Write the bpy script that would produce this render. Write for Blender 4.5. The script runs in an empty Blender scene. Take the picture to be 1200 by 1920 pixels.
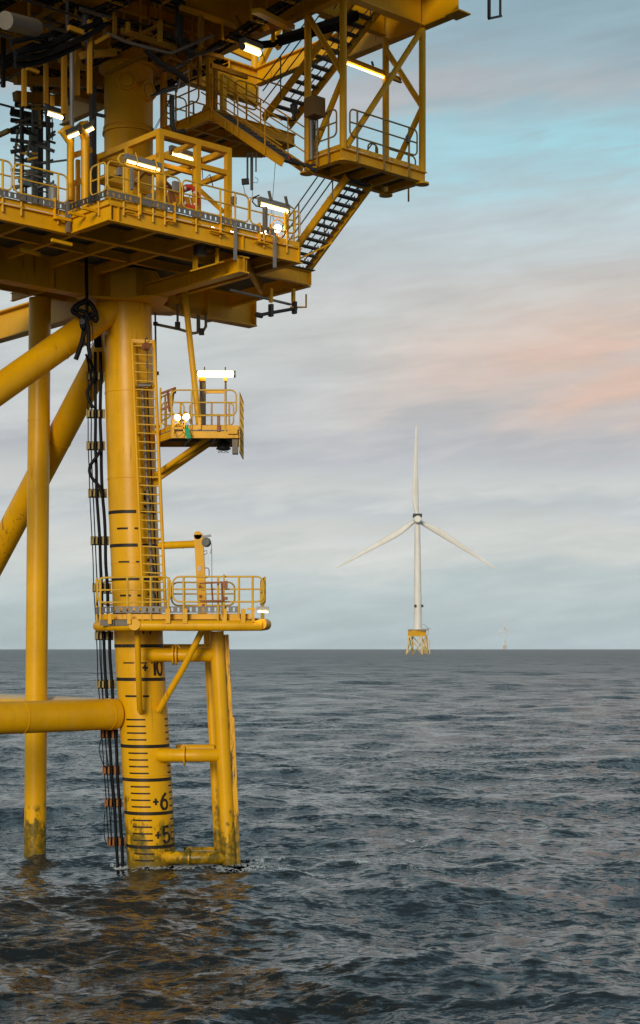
import bpy, bmesh, math, random
import numpy as np
from mathutils import Vector, Matrix
R = math.radians
random.seed(7)
SC = bpy.context.scene
COL = SC.collection

# ---------------------------------------------------------------- camera
F = 2900.0            # focal length in photo pixels (photo is 1200 wide)
CAMZ = 6.5            # eye height above the water
HOR = 1216.0          # photo row of the horizon
cam = bpy.data.cameras.new("camera")
cam.sensor_fit = 'HORIZONTAL'
cam.sensor_width = 36.0
cam.lens = F / 1200.0 * 36.0
cam.shift_y = (HOR - 960.0) / 1200.0
cam.clip_start = 0.5
cam.clip_end = 60000.0
camo = bpy.data.objects.new("camera", cam)
camo.location = (0, 0, CAMZ)
camo.rotation_euler = (R(90), 0, 0)
COL.objects.link(camo)
SC.camera = camo

# ---------------------------------------------------------------- colour management
SC.view_settings.view_transform = 'Standard'
SC.view_settings.look = 'None'
SC.view_settings.gamma = 1.0
SC.view_settings.exposure = 0.12
SC.view_settings.use_curve_mapping = False
SC.cycles.max_bounces = 8
SC.cycles.transparent_max_bounces = 12

# ---------------------------------------------------------------- sun
SUN_EL, SUN_AZ = 14.0, -14.0       # azimuth measured from straight behind the camera, to the left
sd = Vector((math.sin(R(SUN_AZ)) * math.cos(R(SUN_EL)), -math.cos(R(SUN_AZ)) * math.cos(R(SUN_EL)), math.sin(R(SUN_EL))))
sun = bpy.data.lights.new("sun", 'SUN')
sun.energy = 2.0
sun.angle = R(16)
sun.color = (1.0, 0.88, 0.72)
suno = bpy.data.objects.new("sun", sun)
suno.rotation_euler = sd.to_track_quat('Z', 'Y').to_euler()
suno.location = (0, -30, 60)
COL.objects.link(suno)

# ---------------------------------------------------------------- world: dusk sky with cloud layers
world = bpy.data.worlds.new("World")
SC.world = world
world.use_nodes = True
nt = world.node_tree
for n in list(nt.nodes): nt.nodes.remove(n)

class NT:
    """small helper to wire node trees"""
    def __init__(s, t): s.t = t
    def n(s, typ, **kw):
        nd = s.t.nodes.new(typ)
        for k, v in kw.items(): setattr(nd, k, v)
        return nd
    def put(s, sock, v):
        if isinstance(v, bpy.types.NodeSocket): s.t.links.new(v, sock)
        elif v is not None: sock.default_value = v
    def math(s, op, a, b=None, c=None, clamp=False):
        nd = s.n('ShaderNodeMath', operation=op, use_clamp=clamp)
        s.put(nd.inputs[0], a)
        if b is not None: s.put(nd.inputs[1], b)
        if c is not None: s.put(nd.inputs[2], c)
        return nd.outputs[0]
    def vmath(s, op, a, b=None):
        nd = s.n('ShaderNodeVectorMath', operation=op)
        s.put(nd.inputs[0], a)
        if b is not None: s.put(nd.inputs[1], b)
        return nd.outputs[0]
    def mix(s, fac, a, b, mode='MIX'):
        nd = s.n('ShaderNodeMix', data_type='RGBA', blend_type=mode)
        s.put(nd.inputs[0], fac); s.put(nd.inputs[6], a); s.put(nd.inputs[7], b)
        return nd.outputs[2]
    def rng(s, v, a, b, c=0.0, d=1.0, smooth=True):
        nd = s.n('ShaderNodeMapRange', interpolation_type='SMOOTHSTEP' if smooth else 'LINEAR')
        s.put(nd.inputs[0], v)
        for i, x in zip((1, 2, 3, 4), (a, b, c, d)): nd.inputs[i].default_value = x
        return nd.outputs[0]
    def noise(s, vec, scale, detail=5, rough=0.55, dist=0.0, w=None):
        nd = s.n('ShaderNodeTexNoise')
        s.put(nd.inputs['Vector'], vec)
        nd.inputs['Scale'].default_value = scale
        nd.inputs['Detail'].default_value = detail
        nd.inputs['Roughness'].default_value = rough
        nd.inputs['Distortion'].default_value = dist
        return nd.outputs['Fac']
    def mapping(s, vec, loc=(0, 0, 0), rot=(0, 0, 0), scale=(1, 1, 1)):
        nd = s.n('ShaderNodeMapping')
        s.put(nd.inputs[0], vec)
        nd.inputs[1].default_value = loc; nd.inputs[2].default_value = rot; nd.inputs[3].default_value = scale
        return nd.outputs[0]

def rgb(*c):       # display 0-255 -> linear
    out = []
    for v in c:
        v = v / 255.0
        out.append(v / 12.92 if v <= 0.04045 else ((v + 0.055) / 1.055) ** 2.4)
    return (*out, 1.0)

W = NT(nt)
SKY_K = 0.10
tc = W.n('ShaderNodeTexCoord').outputs['Generated']
sky = W.n('ShaderNodeTexSky', sky_type='NISHITA', sun_disc=False, sun_elevation=R(SUN_EL), sun_rotation=R(180 - SUN_AZ))
sky.air_density = 1.0; sky.dust_density = 1.2; sky.ozone_density = 2.0
sep = W.n('ShaderNodeSeparateXYZ'); nt.links.new(tc, sep.inputs[0])
z = sep.outputs[2]; x = sep.outputs[0]; y = sep.outputs[1]
zc = W.math('MAXIMUM', z, 0.0)
elev = W.math('ARCSINE', zc)                               # radians
az = W.math('ARCTAN2', x, y)                               # radians, + to the right of view
# the cloud sheet is streaked along the horizon and tilted a little
cv = W.n('ShaderNodeCombineXYZ')
W.put(cv.inputs[0], W.math('MULTIPLY', x, 1.0))
W.put(cv.inputs[1], W.math('MULTIPLY', y, 1.0))
W.put(cv.inputs[2], W.math('ADD', W.math('MULTIPLY', z, 4.0), W.math('MULTIPLY', x, -0.45)))
c = cv.outputs[0]
n1 = W.noise(W.mapping(c, loc=(1.3, 0.2, 4.1)), 2.6, 6, 0.5, 0.3)
n2 = W.noise(W.mapping(c, loc=(7.1, 3.2, 0.7)), 7.0, 7, 0.56, 0.5)
n3 = W.noise(W.mapping(c, loc=(3.3, 9.2, 2.1), scale=(1, 1, 1.6)), 15.0, 8, 0.6, 0.4)
warp = W.math('ADD', elev, W.math('MULTIPLY', W.math('SUBTRACT', n2, 0.5), 0.07))
warp = W.math('ADD', warp, W.math('MULTIPLY', W.math('SUBTRACT', n3, 0.5), 0.022))
ramp = W.n('ShaderNodeValToRGB')
W.put(ramp.inputs[0], W.math('DIVIDE', warp, R(45)))
el = ramp.color_ramp.elements
stops = [(0.0, (178, 194, 199)), (2.2, (184, 197, 201)), (3.5, (199, 203, 202)), (4.3, (204, 205, 202)), (5.1, (189, 193, 196)), (5.9, (202, 203, 200)), (7.2, (180, 182, 187)), (8.8, (192, 194, 194)),
         (11.5, (197, 201, 198)), (15.0, (188, 198, 200)), (17.0, (176, 201, 207)), (18.4, (166, 192, 200)), (20.0, (154, 177, 186)), (24.0, (140, 170, 180)), (45.0, (120, 146, 158))]
for i, (d, colr) in enumerate(stops):
    p = d / 45.0
    e = el[i] if i < 2 else el.new(p)
    e.position = p; e.color = rgb(*colr)
base = ramp.outputs[0]
# warm afterglow on a cloud belt around ten degrees up, stronger to the right
belt = W.math('MULTIPLY', W.rng(warp, R(6.6), R(9.6)), W.rng(warp, R(15.0), R(11.0)))
side = W.rng(W.math('ADD', az, W.math('MULTIPLY', W.math('SUBTRACT', n1, 0.5), 0.5)), R(-4), R(14), 0.0, 1.0)
peach = W.math('MULTIPLY', W.math('MULTIPLY', belt, side), W.rng(n2, 0.30, 0.60, 0.45, 1.0))
base = W.mix(W.math('MULTIPLY', peach, 0.72), base, rgb(222, 176, 148))
# turquoise gap between the cloud sheets, strongest to the right
gap = W.math('MULTIPLY', W.rng(warp, R(15.8), R(17.3)), W.rng(warp, R(19.5), R(18.2)))
gap = W.math('MULTIPLY', W.math('MULTIPLY', gap, W.rng(az, R(-6), R(12), 0.15, 1.0)), W.rng(n3, 0.36, 0.62, 0.3, 1.0))
base = W.mix(W.math('MULTIPLY', gap, 0.70), base, rgb(154, 210, 220))
# a thin second streak of afterglow higher up
belt2 = W.math('MULTIPLY', W.rng(warp, R(18.6), R(19.6)), W.rng(warp, R(21.4), R(20.3)))
base = W.mix(W.math('MULTIPLY', W.math('MULTIPLY', belt2, W.rng(n1, 0.46, 0.60)), 0.35), base, rgb(205, 178, 165))
# lighter and darker cloud streaks
lum = W.math('ADD', W.math('MULTIPLY', W.math('SUBTRACT', n2, 0.5), 0.42), W.math('MULTIPLY', W.math('SUBTRACT', n3, 0.5), 0.40))
lum = W.math('ADD', 1.0, lum)
cc = W.n('ShaderNodeCombineXYZ')
for i in range(3): W.put(cc.inputs[i], lum)
clouds = W.mix(1.0, base, cc.outputs[0], 'MULTIPLY')
clouds = W.mix(1.0, clouds, (1 / SKY_K,) * 3 + (1.0,), 'MULTIPLY')
final = W.mix(W.rng(n1, 0.3, 0.7, 0.97, 0.88), sky.outputs[0], clouds)
bg = W.n('ShaderNodeBackground'); W.put(bg.inputs[0], final); bg.inputs[1].default_value = SKY_K
out = W.n('ShaderNodeOutputWorld'); nt.links.new(bg.outputs[0], out.inputs[0])

# ---------------------------------------------------------------- materials
def new_mat(name):
    m = bpy.data.materials.new(name); m.use_nodes = True
    t = m.node_tree
    return m, NT(t), t.nodes['Principled BSDF']

def paint(name, col, dark=0.6, rough=0.42, rust=0.25, scale=1.0, bump=0.04, algae=False, metallic=0.0, spec=0.28):
    m, N, b = new_mat(name)
    g = N.n('ShaderNodeTexCoord').outputs['Object']
    geo = N.n('ShaderNodeNewGeometry')
    pos = geo.outputs['Position']
    a = N.noise(pos, 0.9 * scale, 4, 0.6)
    bb = N.noise(N.mapping(pos, scale=(6, 6, 0.5)), 1.0 * scale, 5, 0.65)      # run marks down the faces
    cfine = N.noise(pos, 14 * scale, 6, 0.6)
    c0 = N.mix(N.rng(a, 0.3, 0.75), (*col, 1), (col[0] * 0.86, col[1] * 0.83, col[2] * 0.8, 1))
    c0 = N.mix(N.math('MULTIPLY', N.rng(bb, 0.5, 0.78), 0.32), c0, (col[0] * dark, col[1] * dark * 0.92, col[2] * dark * 0.8, 1))
    speck = N.rng(N.math('ADD', cfine, N.math('MULTIPLY', bb, 0.35)), 0.84, 0.93)
    c0 = N.mix(N.math('MULTIPLY', speck, rust), c0, (0.13, 0.045, 0.012, 1))
    chalk = N.rng(N.noise(N.mapping(pos, scale=(1.2, 1.2, 0.45)), 2.2 * scale, 6, 0.7, 0.6), 0.56, 0.72)
    c0 = N.mix(N.math('MULTIPLY', chalk, 0.16 if rust > 0 else 0.0), c0, (0.66, 0.50, 0.25, 1))
    runs = N.rng(N.math('MULTIPLY', N.noise(N.mapping(pos, scale=(9, 9, 0.35)), 1.3 * scale, 4, 0.6), N.noise(pos, 0.7 * scale, 3, 0.5)), 0.36, 0.43)
    c0 = N.mix(N.math('MULTIPLY', runs, 0.7 * min(rust * 2, 1)), c0, (0.20, 0.075, 0.012, 1))
    ro = N.math('ADD', rough - 0.08, N.math('MULTIPLY', a, 0.22))
    if algae:
        zz = N.n('ShaderNodeSeparateXYZ'); N.put(zz.inputs[0], pos)
        edge = N.math('ADD', zz.outputs[2], N.math('MULTIPLY', N.math('SUBTRACT', N.noise(N.mapping(pos, scale=(1.6, 1.6, 0.9)), 1.3, 6, 0.65), 0.5), 8.0))
        al = N.math('MULTIPLY', N.rng(edge, 1.35, 0.5), N.rng(N.noise(pos, 5, 5, 0.7), 0.35, 0.6, 0.6, 1.0))
        al = N.math('MAXIMUM', al, N.math('MULTIPLY', N.rng(N.math('ADD', zz.outputs[2], N.math('MULTIPLY', N.noise(pos, 6, 4, 0.6), 0.5)), 0.75, 0.30), 0.9))
        c0 = N.mix(N.math('MULTIPLY', al, 0.88), c0, (0.034, 0.046, 0.008, 1))
    N.put(b.inputs['Base Color'], c0)
    N.put(b.inputs['Roughness'], ro)
    b.inputs['Metallic'].default_value = metallic
    b.inputs['Specular IOR Level'].default_value = spec
    bp = N.n('ShaderNodeBump'); bp.inputs['Strength'].default_value = bump * 4; bp.inputs['Distance'].default_value = 0.01
    N.put(bp.inputs['Height'], N.math('ADD', cfine, N.math('MULTIPLY', a, 2.0))); N.put(b.inputs['Normal'], bp.outputs[0])
    return m

YC = (0.80, 0.41, 0.001)
M = {}
M['yellow'] = paint('yellow_paint', YC, rust=0.5)
M['leg'] = paint('leg_paint', (0.80, 0.415, 0.0012), algae=True, rust=0.3, rough=0.33)
M['galv'] = paint('galvanised_steel', (0.27, 0.27, 0.265), rough=0.5, rust=0.1, metallic=0.35)
M['railing'] = paint('railing_paint', (0.72, 0.43, 0.04), rough=0.45, rust=0.5, scale=2)
M['grating'] = paint('grating_steel', (0.11, 0.12, 0.125), rough=0.6, rust=0.2)
M['dark'] = paint('dark_steel', (0.035, 0.035, 0.035), rough=0.5, rust=0.1)
M['pipe'] = paint('insulated_pipe', (0.17, 0.15, 0.12), rough=0.5, rust=0.1)
M['scaffold'] = paint('scaffold_tube', (0.13, 0.14, 0.13), rough=0.5, rust=0.5)
M['rubber'] = paint('black_rubber', (0.006, 0.0065, 0.008), rough=0.55, rust=0.0, spec=0.15)
M['black_mark'] = paint('black_marking', (0.018, 0.014, 0.01), rough=0.5, rust=0.3)
M['red'] = paint('red_paint', (0.62, 0.06, 0.025), rough=0.5, rust=0.3)
M['brown_red'] = paint('gate_primer', (0.30, 0.11, 0.05), rough=0.6, rust=0.3)
M['white'] = paint('white_paint', (0.80, 0.78, 0.72), rough=0.4, rust=0.03, scale=0.05, bump=0.0)
M['green'] = paint('green_webbing', (0.02, 0.36, 0.18), rough=0.7, rust=0.0)
M['beige_box'] = paint('cabinet_paint', (0.20, 0.12, 0.04), rough=0.5, rust=0.1)
M['blue_grey'] = paint('blue_grey_valve', (0.07, 0.12, 0.15), rough=0.4, rust=0.1)
M['turbine_yellow'] = paint('turbine_yellow', (0.85, 0.45, 0.01), rough=0.5, rust=0.0, scale=0.1, bump=0.0)

M['yellow_shaded'] = paint('shaded_yellow_paint', (0.42, 0.21, 0.008), rough=0.6, rust=0.6)  # yellow paint with the shade below the main deck put into its colour
M['rusty'] = paint('rusty_clamp_paint', (0.30, 0.12, 0.03), rough=0.7, rust=0.9, scale=2)
M['clamp'] = paint('clamp_paint', (0.30, 0.23, 0.07), rough=0.5, rust=0.9, scale=2)
def fender_mat():
    m = M['leg'].copy(); m.name = 'scraped_fender_paint'; t = m.node_tree; N = NT(t); b = t.nodes['Principled BSDF']
    src = b.inputs['Base Color'].links[0].from_socket
    pos = N.n('ShaderNodeNewGeometry').outputs['Position']
    st = N.noise(N.mapping(pos, scale=(7, 7, 0.7)), 1.6, 7, 0.7, 0.3)
    N.put(b.inputs['Base Color'], N.mix(N.rng(st, 0.40, 0.50), (0.03, 0.028, 0.012, 1), src))
    return m
M['fender'] = fender_mat()
M['sign'] = paint('sign_plate', (0.6, 0.5, 0.45), rough=0.5, rust=0.3)
M['rail_grey'] = paint('rail_grey_paint', (0.32, 0.22, 0.06), rough=0.5, rust=0.3)
M['tray_grey'] = paint('tray_steel', (0.19, 0.185, 0.18), rough=0.5, rust=0.3, metallic=0.2)
M['turbine_cream'] = paint('turbine_cream', (0.82, 0.56, 0.16), rough=0.5, rust=0.0, scale=0.1, bump=0.0)
def foam_mat():
    m, N, b = new_mat('sea_foam'); pos = N.n('ShaderNodeNewGeometry').outputs['Position']
    b.inputs['Base Color'].default_value = (0.72, 0.75, 0.76, 1); b.inputs['Roughness'].default_value = 0.7
    a = N.noise(N.mapping(pos, scale=(1, 0.5, 1)), 9.0, 6, 0.7, 1.2); c = N.noise(pos, 1.6, 3, 0.5)
    N.put(b.inputs['Alpha'], N.math('MULTIPLY', N.rng(N.math('ADD', a, N.math('MULTIPLY', N.math('SUBTRACT', c, 0.5), 0.5)), 0.50, 0.60), 0.85))
    return m
M['foam'] = foam_mat()
M['turbine_rim'] = paint('turbine_rim_paint', (0.35, 0.25, 0.16), rough=0.6, rust=0.0, bump=0.0)
M['red_bright'] = paint('bright_red_fitting', (0.6, 0.05, 0.015), rough=0.5, rust=0.0)

def paint_top_dirt():
    """pipe paint with bird droppings lying on the upward side"""
    m = M['yellow'].copy(); m.name = 'yellow_paint_with_droppings'; t = m.node_tree; N = NT(t); b = t.nodes['Principled BSDF']
    src = b.inputs['Base Color'].links[0].from_socket
    g = N.n('ShaderNodeNewGeometry'); sp = N.n('ShaderNodeSeparateXYZ'); N.put(sp.inputs[0], g.outputs['Normal'])
    nz = N.math('ADD', sp.outputs[2], N.math('MULTIPLY', N.math('SUBTRACT', N.noise(N.mapping(g.outputs['Position'], scale=(3, 3, 0.6)), 2.0, 6, 0.7), 0.5), 0.9))
    N.put(b.inputs['Base Color'], N.mix(N.math('MULTIPLY', N.rng(nz, 0.55, 0.85), 0.8), src, (0.55, 0.46, 0.33, 1)))
    return m
M['brace_dirty'] = paint_top_dirt()
HAZE = 0.000018

def glow(name, col, s):
    m, N, b = new_mat(name)
    b.inputs['Base Color'].default_value = (0.8, 0.8, 0.8, 1)
    b.inputs['Emission Color'].default_value = (*col, 1)
    b.inputs['Emission Strength'].default_value = s
    return m
M['lamp'] = glow('lamp_tube', (1.0, 0.70, 0.24), 7.0)
M['lamp_strong'] = glow('lamp_tube_bright', (1.0, 0.72, 0.24), 9.0)
M['flood'] = glow('floodlight_glass', (1.0, 0.86, 0.50), 22.0)

# sea
m, N, b = new_mat('sea_water')
pos = N.n('ShaderNodeNewGeometry').outputs['Position']
b.inputs['Base Color'].default_value = (0.018, 0.024, 0.027, 1)
# waves too small for the mesh far out act as roughness of the water there
ln_ = N.n('ShaderNodeVectorMath', operation='LENGTH'); N.put(ln_.inputs[0], pos)
N.put(b.inputs['Roughness'], N.rng(N.math('LOGARITHM', ln_.outputs['Value'], 10.0), 1.5, 3.2, 0.09, 0.34))
b.inputs['IOR'].default_value = 1.333
def slope(rot, scale, sc, det, amp, rough=0.6, dist=0.4):
    """random surface slopes read straight from noise colours, so they do not fade with distance"""
    nd = N.n('ShaderNodeTexNoise'); N.put(nd.inputs['Vector'], N.mapping(pos, rot=(0, 0, R(rot)), scale=scale))
    nd.inputs['Scale'].default_value = sc; nd.inputs['Detail'].default_value = det; nd.inputs['Roughness'].default_value = rough; nd.inputs['Distortion'].default_value = dist
    v = N.vmath('SUBTRACT', nd.outputs['Color'], (0.5, 0.5, 0.5))
    return N.vmath('MULTIPLY', v, (amp * 0.6, amp, 0.0))
sl = N.vmath('ADD', slope(14, (0.5, 1, 1), 6.0, 5, 2.0, 0.70), slope(-16, (0.45, 1, 1), 1.3, 5, 1.0, 0.65))
sl = N.vmath('ADD', sl, slope(6, (0.4, 1, 1), 0.25, 5, 0.75, 0.65))
sl = N.vmath('ADD', sl, slope(3, (0.3, 1, 1), 0.055, 5, 0.5, 0.7))
geoN = N.n('ShaderNodeNewGeometry').outputs['Normal']
nn = N.n('ShaderNodeVectorMath', operation='NORMALIZE'); N.put(nn.inputs[0], N.vmath('ADD', geoN, sl))
N.put(b.inputs['Normal'], nn.outputs[0])
M['sea'] = m

# ---------------------------------------------------------------- sea surface
def wave_height(X, Y, dr, seed=11):
    """sum of many crossing wind waves; dr = local mesh spacing, waves it cannot carry fade out"""
    rs = np.random.RandomState(seed)
    H = np.zeros_like(X); DX = np.zeros_like(X); DY = np.zeros_like(X)
    lams = np.exp(np.linspace(math.log(0.34), math.log(34.0), 210))
    for lam in lams:
        lam *= rs.uniform(0.96, 1.04)
        th = R(96) + rs.normal(0, R(30 if lam > 5 else 42))
        k = 2 * math.pi / lam
        kx, ky = k * math.cos(th), k * math.sin(th)
        amp = 0.0064 * lam ** 0.60 * rs.uniform(0.4, 1.4) * (0.82 if lam < 3 else 1.1)
        if lam > 2.5: amp *= 0.72
        ph = rs.uniform(0, 2 * math.pi)
        w = np.clip((lam / dr - 2.4) / 3.0, 0, 1)
        rows = np.where(w.max(axis=1) > 0)[0]
        if len(rows) == 0: continue
        n = rows[-1] + 1
        a = kx * X[:n] + ky * Y[:n] + ph
        s, cth = np.sin(a), np.cos(a)
        wa = w[:n] * amp
        H[:n] += wa * cth
        q = 0.75
        DX[:n] -= q * wa * s * (kx / k); DY[:n] -= q * wa * s * (ky / k)
    return H, DX, DY

def grid_mesh(name, X, Y, Z, mat):
    nr, nc = X.shape
    me = bpy.data.meshes.new(name)
    co = np.stack([X, Y, Z], -1).reshape(-1, 3).astype(np.float32)
    i = np.arange(nr - 1)[:, None] * nc + np.arange(nc - 1)[None, :]
    fa = np.stack([i, i + 1, i + nc + 1, i + nc], -1).reshape(-1).astype(np.int32)
    nf = (nr - 1) * (nc - 1)
    me.vertices.add(len(co)); me.vertices.foreach_set('co', co.ravel())
    me.loops.add(nf * 4); me.loops.foreach_set('vertex_index', fa)
    me.polygons.add(nf)
    me.polygons.foreach_set('loop_start', np.arange(0, nf * 4, 4, dtype=np.int32))
    me.polygons.foreach_set('loop_total', np.full(nf, 4, dtype=np.int32))
    me.polygons.foreach_set('use_smooth', np.ones(nf, dtype=bool))
    me.update(calc_edges=True)
    me.materials.append(mat)
    o = bpy.data.objects.new(name, me); COL.objects.link(o)
    return o

SEA_R = 12500.0
r0 = 17.0
rr = [r0]
while rr[-1] < SEA_R: rr.append(rr[-1] * (1.0043 if rr[-1] < 3000 else 1.02))
rr = np.array(rr)
ang = np.radians(np.linspace(-15.5, 15.5, 560))
Rg, Ag = np.meshgrid(rr, ang, indexing='ij')
X0 = Rg * np.sin(Ag); Y0 = Rg * np.cos(Ag)
dr = np.maximum(Rg * 0.0043, 0.05)
H, DX, DY = wave_height(X0, Y0, dr)
edge = np.clip((np.radians(15.5) - np.abs(Ag)) / R(0.6), 0, 1) * np.clip((Rg - r0) / 2.0, 0, 1)
o = grid_mesh('sea', (X0 + DX * edge), (Y0 + DY * edge), H * edge, M['sea'])
o['kind'] = 'structure'
# the same sea beyond the finely modelled sector
a2 = np.radians(np.concatenate([np.linspace(15.5, 180, 60), np.linspace(180, 344.5, 60)[1:]]))
r2 = np.array([r0 * (SEA_R / r0) ** (i / 120.0) for i in range(121)]); r2[-1] = rr[-1]
R2, A2 = np.meshgrid(r2, a2, indexing='ij')
o = grid_mesh('sea', R2 * np.sin(A2), R2 * np.cos(A2), np.zeros_like(R2), M['sea']); o['kind'] = 'structure'
a3 = np.radians(np.linspace(0, 360, 90))
r3 = np.array([0.01, 4, 9, r0])
R3, A3 = np.meshgrid(r3, a3, indexing='ij')
o = grid_mesh('sea', R3 * np.sin(A3), R3 * np.cos(A3), np.zeros_like(R3), M['sea']); o['kind'] = 'structure'

# ================================================================= geometry helpers
O2 = Vector((-5.79, 46.8))                       # platform axis: foot of the near column
TH = R(42.3)
U3 = Vector((math.cos(TH), math.sin(TH), 0)); V3 = Vector((-math.sin(TH), math.cos(TH), 0)); Z3 = Vector((0, 0, 1))
X3 = Vector((1, 0, 0)); Y3 = Vector((0, 1, 0))
def L(a, b, z): return Vector((O2.x, O2.y, 0)) + U3 * a + V3 * b + Z3 * z     # platform grid -> world
def ray(px, py): return Vector(((px - 600) / F, 1.0, (HOR - py) / F))
EYE = Vector((0, 0, CAMZ))
def P(px, py, Y): return EYE + ray(px, py) * Y
def onB(px, py, b):                               # sight line meets the vertical plane b
    d = ray(px, py); n = V3; o = L(0, b, 0)
    return EYE + d * ((o - EYE).dot(n) / d.dot(n))
def onA(px, py, a):
    d = ray(px, py); n = U3; o = L(a, 0, 0)
    return EYE + d * ((o - EYE).dot(n) / d.dot(n))
def onZ(px, py, z):
    d = ray(px, py); return EYE + d * ((z - CAMZ) / d.z)
def loc_of(p):
    q = p - Vector((O2.x, O2.y, 0)); return q.dot(U3), q.dot(V3), q.z

WL = {}
class MB:
    """collects shapes and links them as one mesh object"""
    def __init__(s): s.v = []; s.f = []; s.sm = []
    def add(s, vs, fs, smooth=False):
        n = len(s.v); s.v += [tuple(p) for p in vs]
        for f in fs: s.f.append(tuple(n + i for i in f)); s.sm.append(smooth)
        return s
    def box(s, c, sx, sy, sz, ax=U3, ay=V3, az=Z3):
        c = Vector(c); vs = []
        for k in (-1, 1):
            for j in (-1, 1):
                for i in (-1, 1): vs.append(c + ax * (i * sx / 2) + ay * (j * sy / 2) + az * (k * sz / 2))
        return s.add(vs, [(0, 2, 3, 1), (4, 5, 7, 6), (0, 1, 5, 4), (2, 6, 7, 3), (0, 4, 6, 2), (1, 3, 7, 5)])
    def frame(s, p0, p1, up=Z3):
        d = (Vector(p1) - Vector(p0)); ln = d.length; d = d / ln
        if abs(d.dot(up)) > 0.98: up = V3
        side = d.cross(up).normalized(); up2 = side.cross(d).normalized()
        return d, side, up2, ln
    def bar(s, p0, p1, w, h, up=Z3):
        d, side, up2, ln = s.frame(p0, p1, up)
        return s.box((Vector(p0) + Vector(p1)) / 2, ln, w, h, d, side, up2)
    def ibeam(s, p0, p1, w, h, up=Z3, t=0.03):
        d, side, up2, ln = s.frame(p0, p1, up); c = (Vector(p0) + Vector(p1)) / 2
        s.box(c + up2 * (h / 2 - t / 2), ln, w, t, d, side, up2)
        s.box(c - up2 * (h / 2 - t / 2), ln, w, t, d, side, up2)
        return s.box(c, ln, t * 0.8, h - 2 * t - 0.002, d, side, up2)
    def channel(s, p0, p1, w, h, up=Z3, t=0.02, flip=1):
        d, side, up2, ln = s.frame(p0, p1, up); c = (Vector(p0) + Vector(p1)) / 2
        s.box(c + up2 * (h / 2 - t / 2), ln, w, t, d, side, up2)
        s.box(c - up2 * (h / 2 - t / 2), ln, w, t, d, side, up2)
        return s.box(c + side * (flip * (w / 2 - t / 2)), ln, t, h - 2 * t - 0.002, d, side, up2)
    def tube(s, pts, r, n=8, closed=False, caps=True):
        pts = [Vector(p) for p in pts]; m = len(pts); rings = []
        prev = None
        for i, p in enumerate(pts):
            if closed: t = (pts[(i + 1) % m] - pts[i - 1])
            elif i == 0: t = pts[1] - p
            elif i == m - 1: t = p - pts[i - 1]
            else: t = (pts[i + 1] - p).normalized() + (p - pts[i - 1]).normalized()
            if t.length < 1e-9: t = Z3.copy()
            t.normalize()
            if prev is None:
                ref = Z3 if abs(t.z) < 0.9 else X3
                x = ref.cross(t).normalized()
            else:
                x = (prev - t * prev.dot(t))
                x = x.normalized() if x.length > 1e-6 else t.orthogonal().normalized()
            prev = x; yv = t.cross(x)
            rr_ = r[i] if isinstance(r, (list, tuple)) else r
            rings.append([p + (x * math.cos(2 * math.pi * k / n) + yv * math.sin(2 * math.pi * k / n)) * rr_ for k in range(n)])
        vs = [q for g in rings for q in g]; fs = []
        for i in range(m if closed else m - 1):
            j = (i + 1) % m
            for k in range(n):
                k2 = (k + 1) % n
                fs.append((i * n + k, i * n + k2, j * n + k2, j * n + k))
        s.add(vs, fs, True)
        if caps and not closed:
            s.add(rings[0], [tuple(range(n - 1, -1, -1))]); s.add(rings[-1], [tuple(range(n))])
        return s
    def cyl(s, p0, p1, r0, r1=None, n=24, caps=True):
        return s.tube([p0, p1], [r0, r0 if r1 is None else r1], n, caps=caps)
    def disc(s, c, nrm, r, t, n=24):
        nrm = Vector(nrm).normalized(); return s.cyl(Vector(c) - nrm * t / 2, Vector(c) + nrm * t / 2, r, n=n)
    def prism(s, poly, z0, z1):
        n = len(poly); vs = [Vector((p[0], p[1], z0)) for p in poly] + [Vector((p[0], p[1], z1)) for p in poly]
        fs = [tuple(range(n - 1, -1, -1)), tuple(range(n, 2 * n))] + [(i, (i + 1) % n, n + (i + 1) % n, n + i) for i in range(n)]
        return s.add(vs, fs)
    def build(s, name, mat, parent=None, origin=None):
        vs = np.array(s.v, dtype=float)
        if origin is None:
            lo, hi = vs.min(0), vs.max(0); origin = Vector(((lo[0] + hi[0]) / 2, (lo[1] + hi[1]) / 2, lo[2]))
        me = bpy.data.meshes.new(name)
        me.from_pydata([(v[0] - origin.x, v[1] - origin.y, v[2] - origin.z) for v in s.v], [], s.f)
        me.polygons.foreach_set('use_smooth', s.sm)
        bm = bmesh.new(); bm.from_mesh(me); bmesh.ops.recalc_face_normals(bm, faces=bm.faces); bm.to_mesh(me); bm.free()
        me.materials.append(M[mat] if isinstance(mat, str) else mat)
        return link(name, me, Vector(origin), parent)

def link(name, me, worldloc, parent=None):
    o = bpy.data.objects.new(name, me); COL.objects.link(o)
    WL[o] = Vector(worldloc)
    if parent is not None:
        o.parent = parent; o.location = WL[o] - WL[parent]
    else: o.location = WL[o]
    return o
def copy_of(src, worldloc, parent, rot=None):
    """another piece of the same kind sharing its mesh"""
    o = src.copy(); COL.objects.link(o); WL[o] = Vector(worldloc)
    o.parent = parent; o.location = WL[o] - (WL[parent] if parent else Vector())
    if rot is not None: o.rotation_euler = rot
    return o
def thing(name, label, cat, base, group=None):
    o = bpy.data.objects.new(name, None); COL.objects.link(o)
    o.empty_display_size = 0.3; o.location = Vector(base); WL[o] = Vector(base)
    o['label'] = label; o['category'] = cat
    if group: o['group'] = group
    return o
def tag(o, label, cat, group=None):
    o['label'] = label; o['category'] = cat
    if group: o['group'] = group
    return o

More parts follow.
